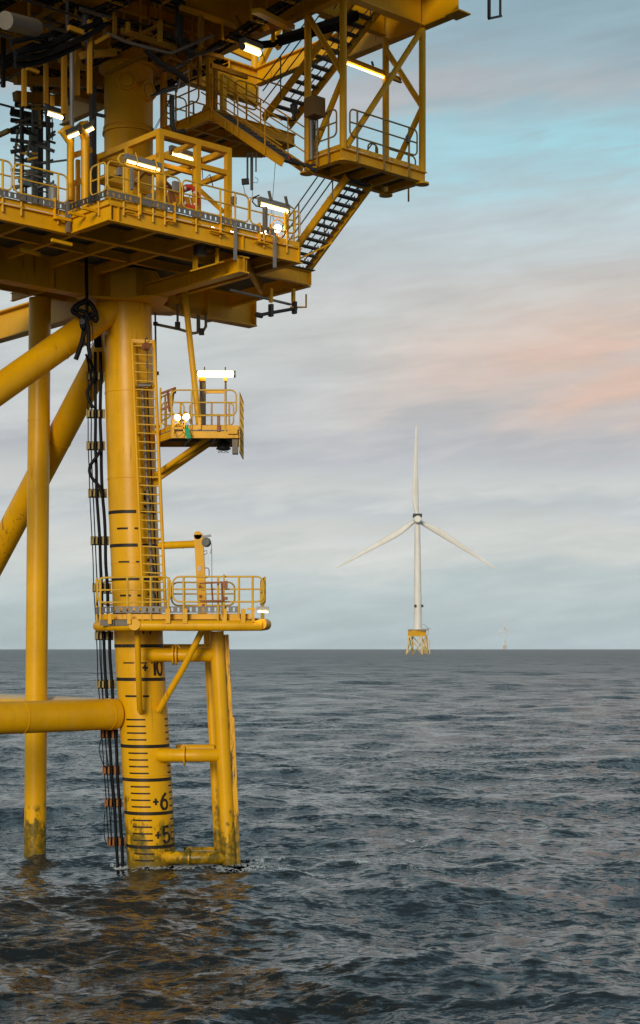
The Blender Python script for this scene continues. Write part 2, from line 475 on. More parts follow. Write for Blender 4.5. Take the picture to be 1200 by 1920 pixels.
def loop_pts(p0, p1, z0, z1, r=0.14, n=5):
    """closed rounded rectangle standing on the line p0-p1 between heights z0 and z1 (added to p.z)"""
    p0, p1 = Vector(p0), Vector(p1); d = p1 - p0; ln = d.length; d = d / ln; out_ = []
    for (cx, cz, a0) in ((ln - r, z1 - r, 0), (r, z1 - r, 90), (r, z0 + r, 180), (ln - r, z0 + r, 270)):
        for i in range(n + 1):
            a = R(a0 + 90 * i / n); out_.append(p0 + d * (cx + r * math.cos(a)) + Z3 * (cz + r * math.sin(a)))
    return out_
def railing_panel(parent, p0, p1, posts=(0.2, 0.8), top=1.1, low=0.36, drop=0.22, r=0.025, mat='railing', mid=(0.73,), corner=0.15, post_off=None):
    """one rounded loop of hand rail with its mid rail, posts as pieces of it"""
    mb = MB(); mb.tube(loop_pts(p0, p1, low, top, corner), r, 6, closed=True)
    p0, p1 = Vector(p0), Vector(p1)
    for h in mid: mb.tube([p0 + Z3 * h, p1 + Z3 * h], r * 0.9, 6)
    o = mb.build('railing_panel', mat, parent)
    first = None
    for t in posts:
        q = p0.lerp(p1, t)
        if post_off: q = q + post_off
        if first is None or abs(p0.z - p1.z) > 1e-6:
            first = MB().tube([q - Z3 * drop, q + Z3 * (top - 0.01)], r * 1.25, 6).build('post', mat, o); fq = q
        else: copy_of(first, q - Z3 * drop, o)
    return o

# ================================================================= the near jacket leg
LEG_R = 0.735
LT, LB = P(238.5, 590, 46.8), P(285.5, 1660, 46.75)
LEGX = [P(x, y, 46.78) for y, x in ((1660, 286.5), (1398, 272.5), (1208, 260.5), (962, 249.5), (590, 238.0))]
def leg_c(z):
    return Vector((float(np.interp(z, [p.z for p in LEGX], [p.x for p in LEGX])), 46.78, z))
def leg_s(z, th, off=0.0):     # point on the skin, th from the side that faces the camera, + to the right
    c = leg_c(z); return c + Vector((math.sin(th), -math.cos(th), 0)) * (LEG_R + off)
low = leg_c(LEGX[0].z) + Vector((0.2, 0, -3.2))
leg = thing('support_column', 'thick yellow tubular column with black height marks and numbers, behind the ladder', 'support column', low)
pts = [low] + LEGX[:-1] + [leg_c(16.9)]
shell = MB().tube(pts, LEG_R, 64)
shell.build('leg_tube', 'leg', leg)
wl = MB()
for zz in (14.2, 11.6, 9.05, 6.1, 2.7): # weld seams
    ring = [leg_c(zz) + Vector((math.cos(t), math.sin(t), 0)) * (LEG_R + 0.002) for t in np.linspace(0, 2 * math.pi, 48, endpoint=False)]
    wl.tube(ring, 0.012, 5, closed=True)
wl.build('weld_seam', 'leg', leg)
def MZ(n): return 0.58 + (n - 5) * 1.0
def patch(mb, z0, z1, t0, t1, off=0.006):
    n = max(2, int(abs(t1 - t0) / 0.08) + 1); vs = []; fs = []
    for i in range(n + 1):
        t = t0 + (t1 - t0) * i / n
        vs += [leg_s(z0, t, off), leg_s(z1, t, off), leg_s(z0, t, -0.01), leg_s(z1, t, -0.01)]
    for i in range(n):
        k = 4 * i; fs += [(k, k + 4, k + 5, k + 1), (k + 1, k + 5, k + 7, k + 3), (k + 2, k + 6, k + 4, k)]
    fs += [(0, 1, 3, 2), (4 * n, 4 * n + 2, 4 * n + 3, 4 * n + 1)]
    mb.add(vs, fs)
for n in range(5, 16):
    z_ = MZ(n); mb = MB()
    if n >= 12:
        patch(mb, z_ - 0.05, z_ + 0.05, -1.5, 0.25); patch(mb, z_ - 0.05, z_ + 0.05, 0.36, 1.3)
    else: patch(mb, z_ - 0.05, z_ + 0.05, -1.5, 1.5)
    if n != 9: mb.build('metre_band', 'black_mark', leg)
tk = []
for n in range(4, 9):
    for k in range(1, 5):
        z_ = MZ(n) + 0.2 * k
        if z_ < 0.0: continue
        w0 = -0.66 + 0.012 * (8 - n)
        mb = MB(); patch(mb, z_ - 0.024, z_ + 0.024, w0, w0 + 0.84); mb.build('height_tick', 'black_mark', leg)
        mb = MB(); patch(mb, z_ - 0.022, z_ + 0.022, 1.12, 1.5); mb.build('height_tick', 'black_mark', leg)
for n in (10, 11, 12, 13, 14, 9):
    z_ = MZ(n) + 0.5
    mb = MB(); patch(mb, z_ - 0.03, z_ + 0.03, -0.62, -0.12); mb.build('height_tick', 'black_mark', leg)
    mb = MB(); patch(mb, z_ - 0.03, z_ + 0.03, 0.14, 0.4); mb.build('height_tick', 'black_mark', leg)
def arc(cx, cy, rx, ry, a0, a1, n=14): return [(cx + rx * math.cos(R(a0 + (a1 - a0) * i / n)), cy + ry * math.sin(R(a0 + (a1 - a0) * i / n))) for i in range(n + 1)]
GL = {'0': [arc(0.25, 0.5, 0.2, 0.44, 0, 360, 28)], '1': [[(0.08, 0.74), (0.28, 0.94), (0.28, 0.02)]],
      '2': [arc(0.25, 0.70, 0.2, 0.24, 165, -30, 12) + [(0.06, 0.05), (0.47, 0.05)]],
      '3': [arc(0.24, 0.72, 0.19, 0.22, 160, -80, 12), arc(0.24, 0.28, 0.21, 0.24, 85, -160, 12)],
      '4': [[(0.36, 0.02), (0.36, 0.94), (0.04, 0.3), (0.48, 0.3)]],
      '5': [[(0.44, 0.93), (0.12, 0.93), (0.08, 0.52)] + arc(0.24, 0.31, 0.21, 0.26, 130, -155, 14)],
      '6': [arc(0.25, 0.30, 0.2, 0.26, 0, 360, 24), [(0.40, 0.93), (0.2, 0.75), (0.07, 0.48), (0.06, 0.3)]],
      '+': [[(0.0, 0.4), (0.36, 0.4)], [(0.18, 0.2), (0.18, 0.6)]]}
def glyph(ch, z0, th0, h, w, sw):
    mb = MB()
    for line in GL[ch]:
        dense = []
        for (p, q) in zip(line[:-1], line[1:]):
            n = max(1, int(max(abs(p[0] - q[0]) * w, abs(p[1] - q[1]) * h) / 0.08))
            for i in range(n): dense.append((p[0] + (q[0] - p[0]) * i / n, p[1] + (q[1] - p[1]) * i / n))
        dense.append(line[-1]); D = [(x * w, y * h) for x, y in dense]; vs = []
        for i, (x, y) in enumerate(D):
            x0, y0 = D[max(i - 1, 0)]; x1, y1 = D[min(i + 1, len(D) - 1)]
            dx, dy = x1 - x0, y1 - y0; l_ = math.hypot(dx, dy) or 1; nx, ny = -dy / l_ * sw / 2, dx / l_ * sw / 2
            for sx in (1, -1): vs.append(leg_s(z0 + y + sx * ny, th0 + (x + sx * nx) / LEG_R, 0.009))
        mb.add(vs, [(2 * i, 2 * i + 1, 2 * i + 3, 2 * i + 2) for i in range(len(D) - 1)])
    o = mb.build('height_number', 'black_mark', leg); return o
for n, off in ((5, 0.63), (6, 0.61), (10, 0.50), (11, 0.20), (12, 0.58), (13, 0.60), (15, 0.56)):
    z_ = MZ(n) + 0.10
    big = n <= 6
    if n in (5, 6, 10): glyph('+', z_ + 0.05, off - 0.31, 0.5, 0.48, 0.065)
    t = off
    for ch in str(n) if n in (5, 6, 10) else (str(n)[-1] if n != 11 else '11'):
        glyph(ch, z_ + (0.0 if n != 11 else 0.25), t, 0.53 if n != 11 else 0.3, 0.58 if n != 11 else 0.3, 0.085 if n != 11 else 0.05)
        t += 0.30

# column above the deck, standing on the leg
colz0, colz1 = 16.93, 24.42
C0 = L(0, 0, colz0)
upper = MB().tube([C0, L(0, 0, colz1)], 0.735, 56).build('column', 'yellow', leg)
mb = MB(); mb.disc(L(0, 0, 22.05), Z3, 0.79, 0.07, 56); mb.disc(L(0, 0, 22.2), Z3, 0.765, 0.05, 56); mb.build('ring_flange', 'yellow', leg)
mb = MB(); mb.disc(L(0, 0, 24.0), Z3, 0.9, 0.04, 40); mb.build('ring_flange', 'yellow', leg)
for (th, zc) in ((0.05, 23.42), (0.93, 23.2)):
    d_ = Vector((math.sin(th), -math.cos(th), 0)); c_ = L(0, 0, zc) + d_ * 0.735
    MB().disc(c_, d_, 0.30, 0.16, 28).build('nozzle_flange', 'yellow', leg)
    mb = MB().disc(c_ + d_ * 0.07, d_, 0.20, 0.08, 28)
    e1 = d_.cross(Z3).normalized(); mb.tube([c_ + d_ * 0.09 + (e1 * math.cos(t) + Z3 * math.sin(t)) * 0.27 for t in np.linspace(0, 2 * math.pi, 32, endpoint=False)], 0.035, 8, closed=True); mb.build('nozzle_cap', 'yellow', leg)
for zc in (20.6, 19.5): MB().box(L(-0.55, -0.5, zc), 0.05, 0.1, 0.6).build('gusset', 'yellow', leg)

# ================================================================= other tubular members
def pipe_thing(name, label, cat, p0, p1, r, mat='leg', group=None, seams=()):
    base = min((p0, p1), key=lambda q: q.z)
    t = thing(name, label, cat, base, group)
    n = 8; pts = [Vector(p0).lerp(Vector(p1), i / n) for i in range(n + 1)]
    MB().tube(pts, r, 40).build('brace_tube' if 'brace' in name else 'tube', mat, t)
    if seams:
        mb = MB(); d = (p1 - p0).normalized()
        for s_ in seams: mb.disc(Vector(p0).lerp(Vector(p1), s_), d, r + 0.012, 0.03, 40)
        mb.build('weld_seam', mat, t)
    return t
def uz(a, z): return L(a, 0, z)
pipe_thing('jacket_brace', 'thick yellow diagonal pipe rising from the left edge into the top of the near leg', 'brace pipe', uz(-7.5, 11.62), uz(-0.5, 16.75), 0.41, 'yellow', 'brace pipes of the jacket', (0.3, 0.72))
pipe_thing('jacket_brace', 'thick yellow level pipe joining the near leg just above the sea', 'brace pipe', uz(-9, 4.53), uz(-0.5, 4.53), 0.465, 'yellow', 'brace pipes of the jacket', (0.62, 0.97))
pipe_thing('jacket_brace', 'yellow level pipe with pale droppings on top, behind the front level pipe', 'brace pipe', L(0, 0.5, 4.53), L(0, 12, 4.53), 0.44, 'brace_dirty', 'brace pipes of the jacket')
pipe_thing('jacket_brace', 'yellow diagonal pipe dropping steeply to the left behind the black cables', 'brace pipe', L(0, 0.4, 16.5), L(0, 12, 5.6), 0.42, 'yellow', 'brace pipes of the jacket', (0.3,))
# slimmer standing caisson at the left
pb, ptop = P(64.5, 1700, 49.1), P(75, 560, 48.9)
cs = pipe_thing('caisson', 'slim yellow upright pipe at the far left with green growth at the waterline', 'caisson', pb, ptop, 0.345, 'leg', None, (0.35, 0.8))
pipe_thing('hanging_strut', 'thin yellow slanting strut between the deck beam and the lamp landing', 'strut', P(346, 545, 46.0), P(373, 795, 45.9), 0.09, 'yellow')

# ================================================================= lower deck
DT = 17.86; GB = 16.90; FB = 17.43
deck = thing('lower_deck', 'yellow steel lower deck with edge beams and hand rails carried round the column', 'deck', L(0, 0, GB))
def I(name, p0, p1, w, h, mat='yellow', par=None, t=0.03): return MB().ibeam(p0, p1, w, h, t=t).build(name, mat, par or deck)
B1, B0 = -5.62, -3.82
AC = -4.58                                        # corner where the front bay starts
zc = (DT + FB) / 2; fh = DT - FB
I('edge_beam', L(AC + 0.11, B1, zc), L(1.96, B1, zc), 0.18, fh)
I('edge_beam', L(-14, B0, zc), L(AC - 0.1, B0, zc), 0.18, fh)
I('edge_beam', L(AC, B1 - 0.09, zc), L(AC, B0 + 0.09, zc), 0.18, fh)
I('inner_beam', L(AC + 0.1, B0, zc - 0.003), L(3.9, B0, zc - 0.003), 0.18, fh)
I('edge_beam', L(1.96 - 0.1, B1 + 0.1, zc), L(1.96 - 0.1, 4.5, zc), 0.18, fh)
gz = (DT - 0.01 + GB) / 2; gh = DT - 0.01 - GB
I('main_girder', L(-14, 0, gz), L(-0.7, 0, gz), 0.42, gh, t=0.045)
I('main_girder', L(0.7, 0, gz), L(4.9, 0, gz), 0.42, gh, t=0.045)
I('main_girder', L(0, -5.5, gz - 0.26), L(0, -0.7, gz - 0.26), 0.34, gh - 0.5, t=0.04)
I('main_girder', L(0, 0.7, gz), L(0, 12, gz), 0.42, gh, t=0.045)
# web stiffeners
for a in (-8.2, -6.4, -4.6, -2.8, -1.2, 1.3, 2.9, 4.86): MB().box(L(a, -0.11, gz), 0.03, 0.19, gh - 0.1).build('stiffener', 'yellow', deck)
for b in (-5.4, -3.2): 
    for s_ in (1, -1): MB().box(L(0.09 * s_, b, gz - 0.26), 0.15, 0.03, gh - 0.6).build('stiffener', 'yellow', deck)
for a in (1.85, -0.2, AC + 0.25): MB().box(L(a, B1 - 0.045, zc), 0.03, 0.07, fh - 0.07).build('stiffener', 'yellow', deck)
# flared plate around the column under the girders
n8 = [L(math.cos(t) * r_, math.sin(t) * r_, 0) for t, r_ in ((0.12, 1.75), (0.785, 1.05), (1.45, 1.75), (1.69, 1.75), (2.356, 1.05), (3.02, 1.75), (3.26, 1.75), (3.93, 1.05), (4.59, 1.75), (4.83, 1.75), (5.5, 1.05), (6.16, 1.75))]
MB().prism(n8, GB - 0.005 - 0.05, GB - 0.007).build('node_plate', 'yellow', deck)
oct_ = [L(math.cos(t) * 0.98, math.sin(t) * 0.98, 0) for t in np.linspace(0.39, 0.39 + 2 * math.pi, 8, endpoint=False)]
MB().prism(oct_, GB - 0.004, DT - 0.05).build('node_box', 'yellow', deck)
# secondary beams and floor
for b in (-2.0, 1.6, 3.4): I('joist', L(-13, b, DT - 0.17), L(1.75, b, DT - 0.17), 0.12, 0.24, t=0.016)
for i, a in enumerate(np.arange(-13, 1.6, 1.45)):
    if -0.5 < a < 0.5: continue
    b_lo = B1 + 0.12 if a > AC else B0 + 0.12
    I('cross_beam', L(a, b_lo, DT - 0.2 - 0.012), L(a, -0.05 - 0.18, DT - 0.2 - 0.012), 0.12, 0.26, t=0.018)
    if i % 2 == 0: I('cross_beam', L(a, 0.25, DT - 0.2 - 0.012), L(a, 4.4, DT - 0.2 - 0.012), 0.12, 0.26, t=0.018)
fl = [L(-14, B0 + 0.05, 0), L(AC + 0.05, B0 + 0.05, 0), L(AC + 0.05, B1 + 0.05, 0), L(1.9, B1 + 0.05, 0), L(1.9, 4.5, 0), L(-14, 4.5, 0)]
MB().prism(fl, DT + 0.002, DT + 0.03).build('floor_plate', 'grating', deck)
# toe boards
def toe(p0, p1, h=0.14): MB().bar(Vector(p0) + Z3 * h / 2, Vector(p1) + Z3 * h / 2, 0.015, h).build('toe_board', 'yellow', deck)
zt = DT + 0.035
toe(L(AC + 0.02, B1 - 0.02, zt), L(1.9, B1 - 0.02, zt)); toe(L(-14, B0 - 0.02, zt), L(AC - 0.02, B0 - 0.02, zt)); toe(L(AC - 0.01, B1, zt), L(AC - 0.01, B0 - 0.05, zt))
# hand rails along the edges
def rail_px(plane, x0, x1, posts, par=deck, z=DT, **k):
    """rail loop between two sight columns on an edge plane"""
    f = (lambda x: onB(x, 300, plane[1])) if plane[0] == 'b' else (lambda x: onA(x, 300, plane[1]))
    g = lambda x: Vector((f(x).x, f(x).y, z))
    p0, p1 = g(x0), g(x1); ln = (p1 - p0).length
    return railing_panel(par, p0, p1, [((g(x) - p0).length) / ln for x in posts], **k)
BR = B1 - 0.06
rail_px(('b', BR), 202, 338, (232, 260, 287, 309))
rail_px(('b', BR), 342, 466, (368, 413, 441))
rail_px(('b', BR), 469, 553, (495, 538))
rail_px(('a', AC - 0.06), 170, 199, (185,))
rail_px(('b', B0 - 0.06), -40, 22, (-20, 5))
rail_px(('b', B0 - 0.06), 26, 126, (40, 109))
rail_px(('a', 1.96), 540, 562, (551,))
# galvanised cable tray carried outside the rail
def tray(par, p0, p1, w=0.13, mat='tray_grey', holes=True, name='cable_tray'):
    p0, p1 = Vector(p0), Vector(p1); mb = MB(); d = (p1 - p0); ln = d.length; d.normalize()
    k = max(2, int(ln / 0.17)); side = Z3
    mb.bar(p0 + side * w / 2, p1 + side * w / 2, 0.02, w * 0.22); mb.bar(p0 - side * w / 2, p1 - side * w / 2, 0.02, w * 0.22)
    for i in range(k):
        q = p0 + d * (ln * (i + 0.5) / k); mb.bar(q - d * 0.06, q + d * 0.06, 0.012, w * 0.85)
    return mb.build(name, mat, par)
tray(deck, L(AC - 0.12, B1 - 0.12, DT + 0.24), L(0.9, B1 - 0.12, DT + 0.24))
tray(deck, L(-14, B0 - 0.12, DT + 0.24), L(AC - 0.2, B0 - 0.12, DT + 0.24))
tray(deck, L(AC - 0.14, B1 - 0.1, DT + 0.24), L(AC - 0.14, B0 - 0.14, DT + 0.24), mat='dark')
# grey channel uprights bolted outside the rail and small brackets
for (x, y0, y1, b) in ((441, 418, 488, B1 - 0.14), (515, 437, 502, B1 - 0.14)):
    MB().bar(onB(x, y1, b), onB(x, y0, b), 0.09, 0.06, U3).build('channel_upright', 'galv', deck)
MB().bar(onB(127, 436, B0 - 0.14), onB(127, 378, B0 - 0.14), 0.13, 0.08, U3).build('channel_upright', 'pipe', deck)
for x in (250, 325, 405, 420, 490, 503):
    p = onB(x, 300, B1 - 0.13); MB().bar(Vector((p.x, p.y, DT - 0.12)) - U3 * 0.22, Vector((p.x, p.y, DT - 0.12)) + U3 * 0.05, 0.10, 0.03).build('bracket', 'yellow', deck)
for x in (262, 327, 413, 102, 486):
    b_ = B0 - 0.1 if x < 150 else B1 - 0.1
    p = onB(x, 300, b_); MB().bar(Vector((p.x, p.y, DT - 0.12)), Vector((p.x, p.y, DT + 0.42)), 0.12, 0.02, U3).build('rail_bracket', 'yellow', deck)
for b in (-4.0, -4.6, -5.2):
    MB().bar(L(AC - 0.1, b, DT - 0.10), L(AC - 0.55, b, DT - 0.10), 0.07, 0.07).build('bracket', 'yellow', deck)
for (x0, y0, x1, y1) in ((97, 450, 134, 459), (38, 467, 74, 477)):
    MB().bar(onZ(x0, y0, GB + 0.3), onZ(x1, y1, GB + 0.3), 0.08, 0.08).build('bracket', 'yellow', deck)
# hangers under the front and the yellow bracket with junction box
MB().bar(onB(366, 475, B1 + 0.9), onB(366, 504, B1 + 0.9), 0.12, 0.1, U3).build('hanger', 'yellow', deck)
MB().bar(onB(407, 466, B1 + 0.5), onB(407, 494, B1 + 0.5), 0.1, 0.06, U3).build('hanger', 'yellow', deck)
MB().bar(onB(357, 508, B1 + 0.5), onB(420, 490, B1 + 0.5), 0.04, 0.04).build('hanger', 'yellow', deck)
jb = thing('junction_box', 'black junction box under the deck edge beside a yellow hanger', 'junction box', onB(374, 480, B1 + 0.6))
mb = MB(); mb.box(onB(375, 470, B1 + 0.6), 0.30, 0.2, 0.26); mb.build('box_body', 'dark', jb)
mb = MB(); mb.tube([onB(384, 474, B1 + 0.6), onB(396, 477, B1 + 0.6), onB(408, 466, B1 + 0.5), onB(412, 440, B1)], 0.012, 6); mb.build('cable', 'rubber', jb)
# continuation of the stair landing beam: end plates, hangers, pipe rail below
MB().box(L(3.9, B0, zc), 0.03, 0.2, fh).build('end_plate', 'yellow', deck)
for x in (508, 550): MB().bar(onB(x, 541, B0), onB(x, 567, B0), 0.09, 0.09, U3).build('hanger', 'yellow', deck)
MB().tube([onB(574, 552, B0), onB(574, 576, B0), onB(545, 576, B0)], 0.03, 6).build('hanger', 'yellow', deck)
mb = MB(); mb.bar(onB(430, 543, B0 + 0.2), onB(545, 571, B0 + 0.2), 0.1, 0.05); mb.build('cable_tray', 'galv', deck)
mb = MB(); mb.tube([onB(481, 592, B0), onB(506, 587, B0), onB(556, 578, B0)], 0.05, 8); mb.disc(onB(486, 591, B0), U3, 0.08, 0.2, 12); mb.build('rail_pipe', 'dark', deck)
for x, y in ((508, 582), (552, 577)): MB().box(onB(x, y, B0), 0.1, 0.14, 0.36).build('pipe_clamp', 'dark', deck)
# landing floor for the stair foot
MB().prism([L(1.9, -4.0, 0), L(4.0, -4.0, 0), L(4.0, 0.1, 0), L(1.9, 0.1, 0)], DT + 0.002, DT + 0.03).build('floor_plate', 'grating', deck)
I('edge_beam', L(4.0, B0 + 0.1, zc), L(4.0, 0.0, zc), 0.14, fh)
MB().bar(onZ(466, 500, GB + 0.55), onZ(490, 540, GB + 0.55), 0.1, 0.35).build('knee_brace', 'yellow', deck)
# small-bore pipework below the deck right of the leg
pw = thing('pipework', 'dark small-bore pipework hung below the deck right of the leg', 'pipework', P(335, 625, 47.5))
mb = MB(); yy = 47.5
mb.tube([P(292, 608, yy), P(335, 617, yy), P(362, 625, yy), P(380, 622, yy), P(386, 612, yy), P(386, 590, yy)], 0.045, 8)
mb.tube([P(372, 590, yy), P(372, 622, yy)], 0.06, 8); mb.tube([P(386, 603, yy), P(398, 601, yy)], 0.04, 8)
mb.build('pipe_run', 'pipe', pw)
for x, y in ((333, 610), (378, 622)): MB().box(P(x, y, yy - 0.1), 0.16, 0.1, 0.2, X3, Y3).build('pipe_clamp', 'dark', pw)
for x in (333,): MB().tube([P(x, 570, yy), P(x, 615, yy)], 0.04, 6).build('pipe_hanger', 'pipe', pw)
dp = thing('drain_pipe', 'thin dark pipe standing along the right side of the near leg', 'pipe', P(294, 1010, 47.4))
MB().tube([P(291, 585, 47.4), P(293.5, 760, 47.4), P(304, 1010, 47.4)], 0.03, 8).build('pipe_run', 'pipe', dp)
for y in (607, 700, 800): MB().box(P(291.5 + (y - 600) * 0.02, y, 47.35), 0.14, 0.1, 0.1, X3, Y3).build('pipe_clamp', 'dark', dp)

# ================================================================= ladder on the leg
YL = 45.72
lad = thing('ladder', 'long yellow ladder fixed up the front of the near leg', 'ladder', P(290, 1140, YL))
def lx(y, s): return (247.5 if s < 0 else 288.5) + (y - 640) * (0.0415 if s < 0 else 0.0435)
for s in (-1, 1):
    o = MB().tube([P(lx(638, s), 638, YL), P(lx(900, s), 900, YL), P(lx(1146, s), 1146, YL)], 0.05, 10).build('stile', 'yellow', lad)
y = 648.0; first = None
while y < 1142:
    a_, b_ = P(lx(y, -1), y, YL), P(lx(y, 1), y + 2, YL)
    if first is None: first = MB().tube([a_, b_], 0.022, 8).build('rung', 'railing', lad); fy = WL[first] - a_
    else: copy_of(first, a_ + fy, lad)
    y += 16.35
for y in (640, 722, 808, 905, 1010, 1085):
    for s in (-1, 1):
        a_ = P(lx(y, s), y, YL); c_ = leg_c(a_.z); th = math.atan2(a_.x - c_.x, 1.0); MB().bar(a_, leg_s(a_.z, max(-0.2, min(1.0, (a_.x - c_.x) / LEG_R)), -0.02), 0.05, 0.08).build('ladder_bracket', 'yellow', lad)
MB().bar(P(lx(638, -1), 639, YL), P(lx(638, 1), 641, YL), 0.06, 0.10).build('top_bar', 'yellow', lad)
ch = thing('cable_channel', 'pale grey upright cable channel seen through the ladder', 'channel', P(291, 1142, 46.0))
MB().tube([P(267, 728, 46.0), P(277, 930, 46.0), P(288, 1142, 46.0)], 0.055, 4).build('channel_cover', 'pipe', ch)
MB().tube([P(276, 728, 46.02), P(286, 930, 46.02), P(297, 1142, 46.02)], 0.022, 8).build('cable', 'rubber', ch)
MB().box(P(271, 722, 45.95), 0.42, 0.14, 0.1, X3, Y3).build('channel_cap', 'pipe', ch)
fb = thing('fall_arrest_block', 'dark reel of a fall arrester at the ladder head', 'reel', P(274, 650, 45.5))
mb = MB(); mb.disc(P(274, 650, 45.5), X3 * 0.8 + Y3 * 0.6, 0.12, 0.12, 20); mb.disc(P(270, 650, 45.45), X3 * 0.8 + Y3 * 0.6, 0.09, 0.05, 20); mb.build('reel_drum', 'brown_red', fb)
mb = MB(); mb.tube([P(273, 642, 45.5), P(272, 636, 45.5), P(277, 634, 45.5)], 0.02, 6); mb.build('hook', 'dark', fb)
mb = MB(); mb.tube([P(276, 658, 45.4), P(277, 720, 45.4)], 0.008, 5); mb.box(P(276.5, 684, 45.4), 0.06, 0.05, 0.22, X3, Y3); mb.build('lifeline', 'dark', fb)

# ================================================================= lamp landing right of the ladder
ZP = 12.86
lp = thing('lamp_landing', 'small square yellow landing with lit lamps right of the ladder, on two slanting props', 'landing', P(375, 811, 46.3))
def W2(px, Y, z): q = ray(px, HOR) * Y; return Vector((q.x, q.y, z))
c1, c2, c3, c4 = W2(322, 45.0, ZP), W2(447, 45.0, ZP), W2(449, 46.95, ZP), W2(298, 46.95, ZP)
c5 = W2(300, 45.9, ZP)
MB().prism([c5, c1, c2, c3, c4], ZP - 0.03, ZP).build('floor_grating', 'grating', lp)
pts = [c5, c1, c2, c3, c4]
for i in range(5):
    a_, b_ = pts[i], pts[(i + 1) % 5]; MB().channel(a_ - Z3 * 0.14, b_ - Z3 * 0.14, 0.08, 0.20, flip=1).build('edge_beam', 'yellow', lp)
    MB().bar(a_ + Z3 * 0.07, b_ + Z3 * 0.07, 0.012, 0.13).build('toe_board', 'yellow', lp)
for t in (0.3, 0.65): MB().channel(c1.lerp(c2, t) - Z3 * 0.15, c4.lerp(c3, t) - Z3 * 0.15, 0.08, 0.16).build('floor_joist', 'galv', lp)
MB().bar(c1.lerp(c4, .5) - Z3 * 0.155, c2.lerp(c3, .5) - Z3 * 0.155, 0.1, 0.12).build('floor_joist', 'pipe', lp)
for (xa, ya, xb, yb, Ya) in ((397, 820, 284, 896, 45.6), (410, 824, 276, 912, 46.6)):
    MB().tube([P(xa, ya - 4, Ya), P(xb, yb, 46.5)], 0.082, 14).build('prop', 'yellow', lp)
MB().tube([P(296, 892, 46.3), P(232, 916, 46.1)], 0.05, 10).build('prop', 'yellow', lp)
railing_panel(lp, W2(322, 45.0, ZP), W2(443, 45.0, ZP), (0.0, 0.31, 0.83), top=1.16, low=0.42, mid=(0.80,), drop=0.25, corner=0.17)
railing_panel(lp, W2(438, 46.9, ZP), W2(356, 46.9, ZP), (0.1, 0.5), top=1.1, low=0.4, drop=0.1)
railing_panel(lp, W2(345, 46.9, ZP), W2(303, 46.85, ZP), (0.15, 0.8), top=1.1, low=0.4, drop=0.1)
railing_panel(lp, W2(301, 46.0, ZP), W2(319, 45.1, ZP), (0.5,), top=1.1, low=0.4, drop=0.1)
gp = MB(); q0, q1 = W2(449, 45.1, ZP - 0.6), W2(456, 46.9, ZP - 0.6)
for t in np.linspace(0, 1, 6): gp.bar(q0.lerp(q1, t) + Z3 * 0.0, q0.lerp(q1, t) + Z3 * 1.7, 0.03, 0.04, Y3)
for zz in np.linspace(0, 1.7, 8): gp.bar(q0 + Z3 * zz, q1 + Z3 * zz, 0.03, 0.05)
gp.build('guard_grid', 'railing', lp)
MB().box(P(441, 838, 45.2), 0.16, 0.3, 0.42, X3, Y3).build('bracket', 'pipe', lp)
MB().box(P(436, 809, 44.9), 0.28, 0.06, 0.14, X3, Y3).build('bracket', 'yellow', lp)
for x, m_ in ((374, 'yellow'), (410, 'brown_red')): MB().box(P(x, 794, 44.93), 0.09, 0.05, 0.34 if x < 400 else 0.46, X3, Y3).build('rail_bracket', m_, lp)
gt = thing('swing_gate', 'reddish self-closing gate at the ladder side of the lamp landing', 'gate', P(318, 770, 45.1))
mb = MB()
for (x0, y0, x1, y1) in ((302, 738, 328, 728), (304, 768, 322, 759), (314, 732, 318, 772), (326, 728, 322, 762), (328, 726, 328, 738)): mb.bar(P(x0, y0, 45.1), P(x1, y1, 45.1), 0.035, 0.07)
mb.build('gate_frame', 'brown_red', gt)
MB().tube([P(301, 727, 45.2), P(301, 803, 45.2)], 0.028, 8).build('gate_post', 'railing', gt)
# lit tube lamp on two posts
def tube_lamp(name, label, p0, p1, r, mat, cap='galv', group=None, back=None, posts=(), brackets=2, hood=True):
    p0, p1 = Vector(p0), Vector(p1); d = (p1 - p0).normalized(); t = thing(name, label, 'lamp', (p0 + p1) / 2 - Z3 * r, group)
    MB().tube([p0, p0 + d * r * 0.3, p1 - d * r * 0.3, p1], [r * 0.7, r, r, r * 0.7], 14).build('lamp_tube', mat, t)
    for q, s_ in ((p0, -1), (p1, 1)): MB().cyl(q, q + d * s_ * 0.06, r * 1.15, n=14).build('end_cap', cap, t)
    if hood:
        side = d.cross(Z3).normalized(); MB().box((p0 + p1) / 2 + Z3 * (r + 0.075) - Y3 * 0.03, (p1 - p0).length + 0.10, r * 2.0 + 0.05, 0.14, d, side, Z3).build('housing', cap, t)
    for q in posts: MB().bar(q[0], q[1], q[2], q[2], U3).build('post', q[3], t)
    return t
lt = tube_lamp('lamp', 'brightly lit tube lamp on two posts over the small lamp landing', P(371, 701, 46.6), P(438, 701.5, 46.6), 0.09, 'lamp_strong', hood=False,
   posts=((P(380, 800, 46.75), P(380, 712, 46.75), 0.14, 'pipe'), (P(423, 800, 46.75), P(423, 712, 46.75), 0.045, 'pipe')), group='lit lamps of the platform')
for x in (383.5, 422.5): MB().tube([P(x, 712, 46.75), P(x, 688, 46.75)], 0.02, 6).build('bracket', 'dark', lt)
MB().bar(P(382, 735, 46.75), P(423, 735, 46.75), 0.05, 0.08).build('cross_bar', 'yellow', lt)
for (x, y, w) in ((379, 711, 0.2), (423, 711, 0.09)): MB().box(P(x, y, 46.7), w, 0.12, 0.13, X3, Y3).build('lamp_foot', 'yellow', lt)
